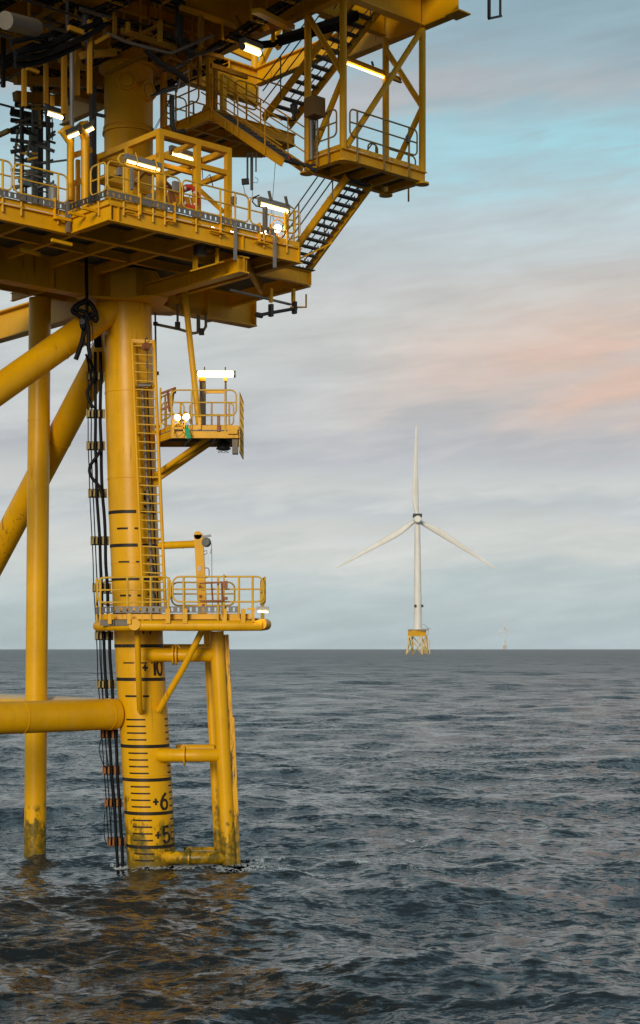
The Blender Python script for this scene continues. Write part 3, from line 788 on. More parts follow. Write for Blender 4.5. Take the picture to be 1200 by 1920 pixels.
def flood(label, p, d, r=0.11, group='lit floodlights of the platform'):
    p = Vector(p); d = Vector(d).normalized(); t = thing('floodlight', label, 'lamp', p - Z3 * 0.15, group)
    MB().disc(p + d * 0.05, d, r, 0.03, 20).build('lamp_glass', 'flood', t)
    MB().cyl(p - d * 0.16, p + d * 0.035, r * 0.6, r * 1.12, 18).build('lamp_body', 'yellow', t)
    MB().tube([p - Z3 * 0.2, p - d * 0.1], 0.02, 6).build('bracket', 'yellow', t)
    return t
flood('left one of the twin lit floodlights on the lamp landing', P(334, 781, 44.6), (-0.5, -1, -0.9), 0.085)
flood('right one of the twin lit floodlights on the lamp landing', P(349, 780, 44.6), (0.3, -1, -0.9), 0.09)
eb = thing('equipment_bracket', 'yellow rack with looped cable below the twin floodlights', 'rack', P(338, 812, 44.8))
mb = MB()
for y in (789, 796, 803): mb.bar(P(326, y, 44.8), P(345, y - 1, 44.8), 0.05, 0.05)
for x in (325, 345): mb.bar(P(x, 812, 44.8), P(x, 786, 44.8), 0.05, 0.05, X3)
mb.build('rack_frame', 'yellow', eb)
cy = [P(334 + 10 * math.cos(t), 806 + 11 * math.sin(t), 44.7 + 0.05 * math.sin(2 * t)) for t in np.linspace(0.3, 5.9, 20)]
MB().tube(cy, 0.016, 6).build('cable', 'railing', eb)
gs = thing('webbing_strap', 'green webbing strap hanging below the twin floodlights', 'strap', P(354, 823, 44.65))
mb = MB(); mb.bar(P(350, 803, 44.65), P(354.5, 822, 44.65), 0.13, 0.025, Y3 + X3 * 0.2); mb.tube([P(352, 796, 44.66), P(350, 804, 44.65)], 0.03, 6); mb.build('strap_webbing', 'green', gs)
hl = thing('hanging_lantern', 'dark domed navigation lantern hung beneath the lamp landing', 'lantern', P(419, 846, 46.2))
MB().tube([P(419, 820, 46.0), P(419, 829, 46.0), P(419, 830, 46.0), P(419, 842, 46.0), P(419, 844, 46.0)], [0.13, 0.13, 0.19, 0.19, 0.14], 20).build('lantern_body', 'dark', hl)
MB().tube([P(419, 840, 46.0), P(419, 842.5, 46.0)], 0.215, 20).build('lantern_rim', 'dark', hl)
mb = MB(); mb.tube([P(419 + 10 * math.cos(t), 847 + 2 * math.sin(t * 3), 46.2 + 0.15 * math.sin(t)) for t in np.linspace(0, 6.0, 22)], 0.008, 4); mb.build('bird_wire', 'galv', hl)

# ================================================================= access platform just above the sea
ZA = 7.30
ap = thing('access_platform', 'yellow access platform with rounded rails around the leg above the boat landing', 'access platform', P(340, 1172, 45.3))
n_ = 26
fp = [P(186, 1176.5, 46.6), P(184, 1176, 45.6), P(190, 1175, 44.9), P(210, 1173.5, 44.5), P(250, 1172, 44.45), P(300, 1170.5, 44.4), P(400, 1167, 44.3), P(452, 1163, 44.3), P(490, 1160, 44.4)]
fp = [Vector((p.x, p.y, 7.16)) for p in fp]
ring = MB(); ring.tube(fp, 0.155, 18); ring.build('rim_pipe', 'yellow', ap)
rp = [P(490, 1160, 44.4), P(499, 1158, 44.9), P(499, 1158, 45.8), P(490, 1158, 47.6), P(440, 1160, 48.2), P(330, 1160, 48.3)]
rp = [Vector((p.x, p.y, 7.20)) for p in rp]
MB().tube(rp, 0.155, 18).build('rim_pipe', 'yellow', ap)
mb = MB()
for i in range(6): q = fp[6].lerp(fp[7], i / 5.0) if i else fp[6]; mb.disc(q, (fp[7] - fp[6]), 0.162, 0.02, 18)
mb.build('weld_seam', 'yellow', ap)
for (x, y, r_) in ((252, 1171, 0.165), (440.5, 1164.5, 0.165)):
    q = P(x, y, 44.25); MB().cyl(q, q + Y3 * 2.0, r_, n=22).build('stub_pipe', 'yellow', ap)
poly = [Vector((p.x, p.y, 0)) for p in (P(186, 1170, 46.4), P(196, 1170, 45.0), P(250, 1170, 44.65), P(452, 1170, 44.5), P(488, 1170, 44.6), P(492, 1170, 47.4), P(320, 1170, 48.0), P(300, 1170, 47.6), P(200, 1170, 47.6))]
MB().prism(poly, 7.34, 7.38).build('floor_grating', 'galv', ap)
fr = [Vector((p.x, p.y, 7.42)) for p in (P(186, 1170, 46.4), P(193, 1170, 45.0), P(215, 1170, 44.65), P(250, 1170, 44.6), P(470, 1170, 44.42))]
mb = MB()
for a_, b_ in zip(fr[:-1], fr[1:]): mb.bar(a_, b_, 0.03, 0.16)
mb.build('toe_board', 'yellow', ap)
for i, (x, m_) in enumerate(((206, 'galv'), (232, 'galv'))): MB().box(P(x - 4, 1168, 44.35), 0.42, 0.12, 0.16, X3, Y3).build('junction_plate', 'pipe', ap)
# perforated grey tray just above the floor edge
q = [Vector((p.x, p.y, 7.62)) for p in (P(180, 1170, 46.6), P(181, 1170, 45.6), P(190, 1170, 44.9), P(215, 1170, 44.5), P(300, 1170, 44.4), P(450, 1170, 44.3))]
for a_, b_ in zip(q[:-1], q[1:]): tray(ap, a_, b_, 0.15)
def apanel(x0, Y0, x1, Y1, posts, mat='railing', z=7.42, **k):
    a_, b_ = W2(x0, Y0, z), W2(x1, Y1, z); railing_panel(ap, a_, b_, posts, top=1.14, low=0.42, drop=0.12, mid=(0.78,), mat=mat, corner=0.2, r=0.029, **k)
apanel(183, 45.0, 320, 44.35, (0.04, 0.41, 0.62, 0.73, 0.97))
apanel(324, 44.35, 494, 44.3, (0.12, 0.50, 0.73, 0.88))
apanel(181, 47.4, 182, 45.2, (0.3,))
apanel(189, 47.4, 270, 47.6, (0.3, 0.6, 0.8))
apanel(497, 44.6, 489, 47.3, (0.4, 0.75))
apanel(440, 48.1, 322, 48.2, (0.2, 0.5, 0.8))
for x in (315, 347, 421, 456): MB().box(P(x, 1155, 44.2), 0.13, 0.05, 0.42, X3, Y3).build('rail_bracket', 'yellow', ap)
for x in (206, 242): MB().box(P(x, 1160, 44.2), 0.1, 0.05, 0.3, X3, Y3).build('rail_bracket', 'yellow', ap)
ag = thing('swing_gate', 'reddish self-closing gate in the rail of the access platform beside the yellow post', 'gate', P(400, 1128, 44.15))
mb = MB()
for (x0, y0, x1, y1) in ((374, 1094, 418, 1092), (374, 1127, 418, 1126), (396.5, 1092, 399, 1127), (415, 1090, 418, 1128), (424, 1089, 425, 1103)): mb.bar(P(x0, y0, 44.15), P(x1, y1, 44.15), 0.03, 0.045)
mb.build('gate_frame', 'brown_red', ag)
MB().box(P(423, 1096, 44.15), 0.12, 0.06, 0.2, X3, Y3).build('gate_hinge', 'brown_red', ag); MB().box(P(423, 1122, 44.15), 0.12, 0.06, 0.09, X3, Y3).build('gate_hinge', 'brown_red', ag)
MB().tube([P(420, 1150, 44.2), P(420, 1077, 44.2)], 0.026, 8).build('gate_post', 'railing', ag)
MB().tube([P(257, 1176, 45.2), P(262, 1330, 45.6), P(265, 1336, 46.1)], 0.085, 14).build('support_prop', 'yellow', ap)
MB().tube([P(384, 1172, 45.3), P(345, 1250, 45.6), P(297, 1333, 46.2)], 0.095, 14).build('support_prop', 'yellow', ap)
# end lamps on the access platform
el_ = thing('lamp', 'lit lamp with grey hood at the right end of the access platform', 'lamp', P(490, 1150, 44.2), 'lit lamps of the platform')
MB().bar(P(484, 1146.5, 44.2), P(502, 1147.5, 44.2), 0.16, 0.04).build('lamp_glass', 'lamp_strong', el_)
MB().bar(P(481, 1140, 44.25), P(504, 1140.5, 44.25), 0.2, 0.09).build('housing', 'galv', el_)
MB().bar(P(475, 1143, 44.2), P(475, 1166, 44.2), 0.07, 0.07, X3).build('bracket', 'yellow', el_)
MB().bar(P(464, 1141, 44.2), P(480, 1143, 44.2), 0.1, 0.06).build('bracket', 'yellow', el_)

# davit post and winch
dv = thing('davit_post', 'yellow leaning davit post behind the access platform rail, tied to the leg by a pipe', 'davit', P(388, 1185, 45.2))
YD = 45.3
mb = MB()
for (x0, y0, x1, y1, w) in ((372.5, 1003, 381, 1172, 0.21),):
    mb.bar(P(x0, y0, YD), P(x1, y1, YD), 0.22, 0.26, X3)
mb.disc(P(371.5, 1004, YD), Y3, 0.12, 0.22, 20); mb.build('post_box', 'yellow', dv)
MB().tube([P(300, 1023, 45.9), P(369, 1020, YD)], 0.11, 18).build('tie_pipe', 'yellow', dv)
mb = MB(); mb.disc(P(343, 1021.3, 45.6), X3, 0.118, 0.03, 18); mb.build('weld_seam', 'yellow', dv)
MB().tube([P(383, 1065, YD), P(390, 1065, YD), P(392, 1069, YD), P(392, 1080, YD), P(388, 1083, YD), P(384, 1083, YD)], 0.018, 6).build('grab_handle', 'galv', dv)
MB().box(P(373.5, 1066, YD - 0.12), 0.1, 0.01, 0.15, X3, Y3).build('sign_plate', 'sign', dv)
MB().tube([P(382, 1034, YD), P(388, 1032, YD), P(388, 1038, YD), P(383, 1040, YD)], 0.014, 6).build('pad_eye', 'galv', dv)
for (x, y) in ((375, 1100), (380, 1104), (376, 1118), (381, 1135)): MB().box(P(x, y, YD - 0.135), 0.07, 0.02, 0.08, X3, Y3).build('latch', 'brown_red', dv)
wn = thing('winch', 'grey wire winch drum on the head of the davit post', 'winch', P(387, 1026, 45.1))
mb = MB(); mb.disc(P(387, 1017, 45.1), X3 * 0.3 + Y3, 0.14, 0.05, 24); mb.disc(P(388, 1017, 45.0), X3 * 0.3 + Y3, 0.10, 0.14, 20); mb.build('winch_drum', 'scaffold', wn)
MB().bar(P(379, 1007, 45.1), P(396, 1004, 45.1), 0.05, 0.07).build('winch_arm', 'galv', wn)
MB().disc(P(386.5, 1017, 45.02), X3 * 0.3 + Y3, 0.05, 0.14, 12).build('winch_hub', 'galv', wn)
mb = MB(); mb.tube([P(396, 1018, 45.05), P(397, 1030, 45.05), P(397.5, 1100, 45.05), P(399, 1185, 45.05)], 0.008, 5); mb.tube([P(396, 1030, 45.05), P(394, 1038, 45.0), P(397, 1036, 45.05)], 0.008, 5); mb.build('wire', 'dark', wn)

# ================================================================= boat landing
bl = thing('boat_landing', 'yellow boat landing of two upright fender posts standing in the water right of the leg', 'boat landing', P(430, 1640, 46.8))
YF = 46.4
MB().tube([P(406, 1184, YF), P(418, 1400, YF), P(432, 1650, YF)], [0.215, 0.215, 0.215], 28).build('fender_post', 'leg', bl)
MB().bar(P(421, 1190, YF + 0.12), P(444, 1645, YF + 0.1), 0.16, 0.24, X3).build('rubber_fender', 'fender', bl)
MB().bar(P(433, 1345, YF + 0.05), P(446, 1645, YF + 0.05), 0.12, 0.2, X3).build('rubber_fender', 'fender', bl)
MB().tube([P(389, 1180, 48.2), P(400, 1400, 48.2), P(412, 1640, 48.2)], 0.135, 20).build('rear_post', 'leg', bl)
MB().bar(P(401, 1195, 48.2), P(421, 1640, 48.2), 0.12, 0.1, X3).build('rear_fender', 'leg', bl)
for (y, x0, x1, r_, Yb) in ((1228, 262, 403, 0.205, 47.6), (1416, 290, 412, 0.205, 47.9), (1608, 305, 430, 0.20, 48.3)):
    a_, b_ = P(x0 + 12, y, 46.2), P(x1 - 2, y, YF)
    el2 = [a_ + (Y3 * 0.25 + X3 * -0.15), a_, b_, b_ + X3 * 0.12 + Y3 * 0.1]
    MB().tube(el2, r_, 24).build('stub_pipe', 'leg', bl)
    MB().tube([P(x0 + 40, y - 12, Yb), P(x1 - 10, y - 12, Yb)], 0.14, 18).build('rear_stub_pipe', 'leg', bl)
    xf = 331 if y < 1300 else (346 if y < 1500 else 355)
    MB().disc(P(xf, y, 46.3), X3, r_ + 0.1, 0.05, 28).build('pipe_flange', 'leg', bl)
    if y < 1300: MB().disc(P(xf - 6, y, 46.3), X3, r_ + 0.1, 0.05, 28).build('pipe_flange', 'leg', bl)
    for s_ in (-1, 1):
        c_ = P(xf + 5 * s_, y - 15, 46.3); MB().box(c_, 0.03, 0.1, 0.2, (X3 + Z3 * 0.7 * s_).normalized(), Y3, (Z3 - X3 * 0.7 * s_).normalized()).build('gusset', 'leg', bl)

# ================================================================= black cables down the left of the leg
cb = thing('cable_riser', 'black power cables and hoses clamped to brackets down the left side of the near leg', 'cable riser', P(222, 1632, 46.8))
YC_ = 46.75
rs = random.Random(5)
def cable(xs, r, Yc=YC_, par=cb, mat='rubber', name='cable', jit=0.6):
    pts = []
    for (x, y) in xs: pts.append(P(x, y, Yc))
    # smooth the run
    fine = []
    for i in range(len(pts) - 1):
        p0 = pts[max(i - 1, 0)]; p1 = pts[i]; p2 = pts[i + 1]; p3 = pts[min(i + 2, len(pts) - 1)]
        for k in range(5):
            t = k / 5; fine.append(0.5 * ((2 * p1) + (p2 - p0) * t + (2 * p0 - 5 * p1 + 4 * p2 - p3) * t * t + (3 * p1 - p0 - 3 * p2 + p3) * t ** 3))
    fine.append(pts[-1])
    return MB().tube(fine, r, 10).build(name, mat, par)
def base_x(y): return np.interp(y, [650, 776, 836, 925, 1014, 1102, 1192, 1283, 1376, 1444, 1505, 1578, 1640], [0, 0, 0, 3.5, 8, 11.5, 16, 20, 27, 31, 35, 40, 43])
ys = list(range(660, 1650, 44))
cable([(178.5 + base_x(y) + (rs.random() - .5) * 1.6, y) for y in ys], 0.048)
cable([(189 + base_x(y) + (rs.random() - .5) * 2.0, y) for y in ys], 0.05)
cable([(171 + base_x(y) * 0.97 + (rs.random() - .5), y) for y in ys if y < 1600], 0.018)
cable([(165 + base_x(y) * 0.97 + (rs.random() - .5), y) for y in ys if y < 1600], 0.016)
cable([(174 + base_x(y) * 0.97 + (rs.random() - .5) * 6, y) for y in ys if 1180 < y < 1600], 0.012)
cable([(166, 668), (174, 690), (178, 705), (170, 722), (164, 735), (167, 750), (175, 765)], 0.05, YC_ - 0.15)
cable([(188, 845), (180, 858), (170, 872), (168, 885), (174, 898), (186, 912), (192, 930)], 0.05, YC_ - 0.15)
cable([(161, 664), (167, 688), (171, 712)], 0.03, YC_ - 0.2)
cable([(190, 1385), (186, 1405), (193, 1432), (199, 1440)], 0.014, YC_ - 0.15)
cable([(197, 1520), (195, 1545), (196, 1570), (201, 1585)], 0.012, YC_ - 0.15)
k = 0
for y in (706, 776, 836, 925, 1014, 1102, 1192, 1283, 1376, 1444, 1505, 1578):
    bx = 162 + base_x(y) * 0.98; wpx = 35 if y < 1300 else 33
    q = P(bx + wpx / 2, y, YC_ + 0.10); low_ = y > 1340
    MB().box(q, wpx / 62.0, 0.06, 0.27, X3, Y3).build('clamp_plate', 'rusty' if low_ else 'clamp', cb)
    for dx in (5, 12, 24):
        MB().box(P(bx + dx, y, YC_ - 0.03), 0.05, 0.16, 0.2, X3, Y3).build('clamp_block', 'rusty' if low_ else 'clamp', cb)

# bundle of black slings hanging over the diagonal pipe
sb = thing('rope_bundle', 'tangled black slings hanging in front of the diagonal pipe below the deck', 'rope bundle', P(160, 672, 45.3))
YS = 45.0
def sling(xs, r=0.045, Ys=YS): return cable(xs, r, Ys, sb, 'rubber', 'sling')
sling([(161, 430), (162, 500), (163, 560), (163, 600)], 0.05)
sling([(163, 562), (145, 572), (136, 583), (148, 592), (158, 600), (156, 630), (150, 652), (142, 674)], 0.07)
sling([(163, 566), (150, 570), (144, 580), (160, 586), (168, 600)], 0.06, YS - .15)
sling([(163, 565), (172, 572), (180, 588), (172, 592), (164, 598)], 0.07)
sling([(160, 590), (166, 620), (166, 650), (170, 672)], 0.06, YS - .1)
sling([(170, 570), (176, 580), (183, 596), (178, 602), (168, 586)], 0.05, YS + .1)
sling([(155, 592), (152, 604), (156, 616), (160, 600)], 0.06, YS - .12)
sling([(168, 592), (173, 612), (174, 640), (168, 648), (160, 642), (157, 632)], 0.012)
sling([(165, 600), (160, 625), (155, 640), (163, 648)], 0.03, YS - .1)
MB().disc(P(154, 603, YS - .2), Y3, 0.09, 0.06, 16).build('shackle', 'dark', sb)
# cable ladder dropping into the riser
MB().tube([P(184, 650, 46.6), P(182, 625, 46.4)], 0.12, 8).build('hang_off', 'rubber', cb)

# ================================================================= stair tower
ZT0, ZT1 = 19.90, 20.21        # underside and floor of the tower platform
TA0, TA1, TB0, TB1 = 1.80, 4.92, -7.57, -6.08
tw = thing('stair_tower', 'yellow stair tower frame with a railed platform hanging at the right of the decks', 'stair tower', L(3.3, -6.8, ZT0))
zc_, h_ = (ZT0 + ZT1) / 2, ZT1 - ZT0
MB().ibeam(L(TA0 - 0.1, TB0, zc_), L(TA1 + 0.1, TB0, zc_), 0.2, h_).build('edge_beam', 'yellow', tw)
MB().ibeam(L(TA0 - 0.1, TB1, ZT0 + 0.13), L(TA1 + 0.1, TB1, ZT0 + 0.13), 0.2, 0.255, t=0.02).build('edge_beam', 'yellow', tw)
MB().ibeam(L(TA0, TB0 + 0.1, zc_), L(TA0, TB1 - 0.1, zc_), 0.2, h_).build('edge_beam', 'yellow', tw)
MB().ibeam(L(TA1, TB0 + 0.1, zc_), L(TA1, TB1 - 0.1, zc_), 0.2, h_).build('edge_beam', 'yellow', tw)
for a in (2.6, 3.35, 4.15): MB().ibeam(L(a, TB0 + 0.1, ZT0 + 0.12), L(a, TB1 - 0.1, ZT0 + 0.12), 0.12, 0.2, t=0.02).build('cross_beam', 'yellow', tw)
MB().prism([L(a, b, 0) for a, b in ((TA0, TB0), (TA1, TB0), (TA1, TB1), (TA0, TB1))], ZT0 + 0.225, ZT0 + 0.25).build('floor_grating', 'grating', tw)
for a, b in ((TA0, TB0), (TA1, TB0), (TA0, TB1), (TA1, TB1)): MB().disc(L(a, b, ZT0 - 0.03), Z3, 0.2, 0.05, 16).build('post_foot', 'yellow', tw)
toe_ = lambda p0, p1: MB().bar(p0 + Z3 * 0.06, p1 + Z3 * 0.06, 0.015, 0.10).build('toe_board', 'yellow', tw)
toe_(L(TA0, TB0 - 0.03, ZT1 + .03), L(TA1, TB0 - 0.03, ZT1 + .03)); toe_(L(TA0 - 0.03, TB0, ZT1 + .03), L(TA0 - 0.03, TB1, ZT1 + .03)); toe_(L(TA1 + .03, TB0, ZT1 + .03), L(TA1 + .03, TB1, ZT1 + .03))
MZ1 = 24.37                    # underside of the main deck
posts_ = {(TA0, TB0): 0.10, (TA1, TB0): 0.10, (TA0 + 0.03, TB1): 0.10, (TA1, TB1): 0.10}
for (a, b), r_ in posts_.items(): MB().cyl(L(a, b, ZT1 - 0.02), L(a, b, MZ1 + 0.1), r_, n=20).build('post', 'yellow', tw)
def tb(p0, p1, r=0.085): MB().cyl(p0, p1, r, n=16).build('diagonal_brace', 'yellow', tw)
tb(L(TA0 + 0.1, TB0, ZT1 + 0.05), L(TA1 - 0.05, TB0, MZ1 - 0.1))
tb(L(TA1, TB1, MZ1 - 0.2), L(TA1, TB0 + 0.05, ZT1 + 1.95)); tb(L(TA1, TB0 + 0.05, ZT1 + 1.8), L(TA1, TB1 - 0.15, ZT1 + 0.1))
tb(L(TA0 + 0.02, TB1 - 0.05, MZ1 - 0.1), L(TA0, TB0 + 0.05, ZT1 + 2.1)); tb(L(TA0 + .02, TB1 - 0.15, ZT1 + 0.1), L(TA0, TB0 + 0.05, ZT1 + 1.9))
def trail(x0, x1, posts, pl, par=tw, **k):
    f = (lambda x: onB(x, 300, pl[1])) if pl[0] == 'b' else (lambda x: onA(x, 300, pl[1]))
    g = lambda x: Vector((f(x).x, f(x).y, ZT1 + 0.0)); p0, p1 = g(x0), g(x1)
    return railing_panel(par, p0, p1, [((g(x) - p0).length) / (p1 - p0).length for x in posts], drop=0.3, mat='rail_grey', **k)
trail(656, 782, (670, 720, 767), ('b', TB0 - 0.13))
trail(591, 631, (595, 616), ('a', TA0 - 0.13))
trail(723, 779, (766,), ('b', TB1 + 0.1))
trail(690, 708, (705,), ('b', TB1 + 0.1))
# bright strip lamp under a cross bar
cbp0, cbp1 = onB(648, 110, TB1), onB(752, 151, TB1)
MB().ibeam(cbp0, cbp1, 0.12, 0.14, t=0.02).build('cross_bar', 'yellow', tw)
tube_lamp('lamp', 'thin lit strip lamp under the cross bar of the stair tower', onB(650, 119, TB1), onB(722, 146.5, TB1), 0.022, 'lamp_strong', cap='pipe', group='lit lamps of the platform', hood=False)
for x, y in ((697, 121), (725, 131), (749, 153)): MB().bar(onB(x, y - 6, TB1), onB(x + 3, y + 3, TB1), 0.04, 0.05).build('clip', 'dark', tw)
cab = thing('cabinet', 'brown box cabinet fixed to the left post of the stair tower', 'cabinet', onB(592, 222, TB0 + 0.9))
MB().box(onA(590, 202, TA0 - 0.3) , 0.42, 0.42, 0.52).build('cabinet_body', 'beige_box', cab)
MB().tube([onA(583, 222, TA0 - 0.25), onA(584, 300, TA0 - 0.2)], 0.06, 8).build('conduit', 'galv', cab)
MB().tube([onA(588, 224, TA0 - 0.25), onA(589, 290, TA0 - 0.2)], 0.02, 6).build('conduit', 'dark', cab)
hn = thing('deck_horn', 'black lantern shaped horn on the rail beside the stairs', 'horn', onA(552, 226, 1.0))
MB().tube([onA(551, 194, 1.0), onA(551, 197, 1.0), onA(551, 209, 1.0), onA(551, 214, 1.0), onA(552, 226, 1.0)], [0.06, 0.11, 0.10, 0.05, 0.06], 14).build('horn_body', 'dark', hn)
pc = thing('cable_ladder', 'dark perforated cable ladder hanging along the right post of the stair tower', 'cable ladder', L(TA1 + 0.15, TB0, 22.6))
tray(pc, onA(789, 148, TA1 + .1), onA(789, 46, TA1 + .1), 0.10, mat='dark')
bx = thing('junction_box', 'small brown box on the right end rail of the stair tower platform', 'junction box', onB(766, 260, TB0 - 0.1))
MB().box(onB(765, 261, TB0 - 0.16), 0.1, 0.1, 0.2).build('box_body', 'pipe', bx)
cl_ = thing('cable_clutter', 'dark hydraulic fittings with a red ring at the foot of the descending stair', 'fittings', onA(575, 320, 1.4))
mb = MB()
for i in range(7):
    q = onA(552 + i * 6, 300 + i * 2.6, 1.35); mb.tube([q, q + Vector((0.12, 0.03, -0.05 - 0.03 * (i % 3)))], 0.04, 7)
mb.tube([onA(545, 298, 1.3), onA(560, 305, 1.3), onA(580, 310, 1.4), onA(592, 309, 1.5)], 0.035, 8); mb.build('hose_fittings', 'dark', cl_)
MB().tube([onA(543, 297, 1.3) + Vector((0.02 * math.sin(t), 0.05 * math.sin(t), 0.06 * math.cos(t))) for t in np.linspace(0, 5.9, 10)], 0.018, 6, closed=True).build('red_ring', 'red_bright', cl_)

# ---- stairs
def stair(label, a0, a1, p_lo, p_hi, n, rails=('lo', 'hi'), depth=0.24, width_rail=True, rmat='railing', posts_every=4, base_ext=0.0, label_mat='yellow'):
    """flight between (b, z) p_lo and p_hi, side planes a0 and a1"""
    (b0, z0), (b1, z1) = p_lo, p_hi
    t = thing('staircase', label, 'staircase', L((a0 + a1) / 2, b0, z0), 'steel staircases')
    for a, fl_ in ((a0, 1), (a1, -1)):
        MB().channel(L(a, b0, z0), L(a, b1, z1), 0.07, depth, flip=fl_, t=0.02).build('stringer', label_mat, t)
    first = None; w = a1 - a0 - 0.08
    for i in range(n):
        f = (i + 0.5) / n; c = L((a0 + a1) / 2, b0 + (b1 - b0) * f, z0 + (z1 - z0) * f + 0.03)
        if first is None:
            m_ = MB(); o_ = Vector((0, 0, 0))
            m_.box(c, w, 0.19, 0.03); m_.box(c - V3 * 0.10, w, 0.012, 0.05)
            for q in (-0.5, 0.5): m_.box(c + U3 * (w * q / 1.5) + V3 * 0.1 + Z3 * 0.085, 0.03, 0.015, 0.13)
            m_.box(c + U3 * (w * 0.49) + V3 * 0.1 + Z3 * 0.085, 0.03, 0.015, 0.13); m_.box(c - U3 * (w * 0.49) + V3 * 0.1 + Z3 * 0.085, 0.03, 0.015, 0.13)
            first = m_.build('tread', 'grating', t, origin=c)
        else: copy_of(first, c, t)
    ln = math.hypot(b1 - b0, z1 - z0)
    for nm, a in (('lo', a0 - 0.03), ('hi', a1 + 0.03)):
        if nm not in rails: continue
        for hh_ in (0.46, 0.82, 1.16):
            MB().tube([L(a, b0, z0 + hh_), L(a, b1, z1 + hh_)], 0.02, 6).build('hand_rail', rmat, t)
        m = max(2, int(ln / 1.3))
        for i in range(m):
            f = (i + 0.6) / m; q = L(a, b0 + (b1 - b0) * f, z0 + (z1 - z0) * f); MB().tube([q - Z3 * 0.1, q + Z3 * 1.16], 0.022, 6).build('post', rmat, t)
    return t
stair('lower yellow staircase with open treads rising from the lower deck to the tower platform', 2.92, 3.88, (-3.62, 17.78), (-6.55, 19.90), 13, rails=('lo', 'hi'), rmat='scaffold')
MB().bar(onA(558, 487, 2.9), onA(623, 455, 3.9), 0.05, 0.05).build('knee_brace', 'yellow', tw)
stair('upper yellow staircase seen from below, climbing inside the stair tower to the main deck', 2.85, 3.86, (-2.95, 22.45), (-8.4, 25.7), 19, rails=('lo', 'hi'), rmat='scaffold')
stair('short staircase descending from the middle landing to the tower platform', 0.98, 1.78, (-5.98, 20.03), (-2.35, 22.48), 13, rails=('lo', 'hi'), rmat='yellow')

# ---- middle landing
ZM0, ZM1 = 22.0, 22.36
ml = thing('middle_landing', 'yellow railed landing hung below the main deck left of the stairs', 'landing', L(2.0, -1.5, ZM0))
MA0, MA1, MB0_, MB1_ = 0.98, 4.3, -2.70, -0.45
MB().prism([L(a, b, 0) for a, b in ((MA0, MB0_), (MA1, MB0_), (MA1, -1.2), (3.4, MB1_), (MA0, MB1_))], ZM1 - 0.005, ZM1 + 0.025).build('floor_grating', 'grating', ml)
zz_ = (ZM0 + ZM1) / 2
for p0, p1 in (((MA0, MB0_), (MA1, MB0_)), ((MA1, MB0_), (MA1, -1.2)), ((MA1, -1.2), (3.4, MB1_)), ((3.4, MB1_), (MA0, MB1_)), ((MA0, MB1_), (MA0, MB0_))):
    MB().ibeam(L(*p0, zz_), L(*p1, zz_), 0.14, ZM1 - ZM0 - 0.01, t=0.02).build('edge_beam', 'yellow', ml)
for a in (1.7, 2.45, 3.2): MB().ibeam(L(a, MB0_ + .08, zz_ + 0.05), L(a, MB1_ - .08, zz_ + 0.05), 0.12, 0.22, t=0.02).build('cross_beam', 'yellow', ml)
MB().ibeam(L(MA0 + .08, -1.6, zz_ + 0.02), L(MA1 - .08, -1.6, zz_ + 0.02), 0.12, 0.24, t=0.02).build('cross_beam', 'yellow', ml)
for a, b in ((MA0, MB0_), (MA0, MB1_), (3.3, MB1_)): MB().bar(L(a, b, ZM1), L(a, b, MZ1 + 0.2), 0.16, 0.16, U3).build('hanger_post', 'yellow', ml)
railing_panel(ml, L(MA0 - 0.05, MB0_ + 0.45, ZM1), L(MA0 - 0.05, MB1_ - 0.2, ZM1), (0.3, 0.7), top=1.1, low=0.35)
railing_panel(ml, L(MA0 + 1.0, MB1_ + 0.05, ZM1), L(3.2, MB1_ + .05, ZM1), (0.15, 0.5, 0.85), top=1.1, low=0.35)
railing_panel(ml, L(MA0 + 0.1, MB1_ + 0.05, ZM1), L(MA0 + 0.9, MB1_ + .05, ZM1), (0.5,), top=1.1, low=0.35)
railing_panel(ml, L(1.95, MB0_ - .05, ZM1), L(2.75, MB0_ - .05, ZM1), (0.5,), top=1.1, low=0.35)
# pipes hung below the middle landing
sp = thing('sensor_mast', 'dark pipes with a black sensor box hanging below the middle landing', 'sensor mast', P(466, 355, 46.3))
YM = 46.3
for (x, y1, r_) in ((464, 345, 0.03), (472, 356, 0.045), (480, 322, 0.022)): MB().tube([P(x, 286, YM), P(x, y1, YM)], r_, 8).build('pipe_run', 'pipe', sp)
MB().bar(P(453, 341, YM), P(467, 340, YM), 0.12, 0.16).build('sensor_box', 'dark', sp)
mb = MB(); mb.tube([P(456, 345, YM), P(459, 362, YM), P(466, 371, YM), P(473, 370, YM), P(474, 352, YM)], 0.009, 5); mb.tube([P(478, 332, YM), P(484, 336, YM), P(482, 343, YM), P(474, 342, YM)], 0.009, 5); mb.build('cable', 'dark', sp)
wr = thing('wire_rope', 'thin wire rope hanging from the landing down to the deck lamp', 'wire rope', P(508, 420, 45))
mb = MB(); mb.tube([P(517, 296, 45), P(511, 375, 44.5), P(506, 420, 44)], 0.008, 5); mb.tube([P(517, 296, 45), P(516, 304, 45)], 0.025, 6); mb.tube([P(511, 375, 44.5), P(513, 425, 44)], 0.006, 5); mb.build('wire', 'dark', wr)
wr = thing('wire_rope', 'double wire rope slanting from the main deck to the yellow cage frame beside the column', 'wire rope', P(288, 245, 44))
mb = MB(); mb.tube([P(318, 188, 46), P(286, 248, 43)], 0.01, 5); mb.tube([P(320, 186, 46), P(290, 246, 43)], 0.01, 5); mb.tube([P(321, 180, 46), P(315, 196, 45.7)], 0.03, 6); mb.build('wire', 'galv', wr)

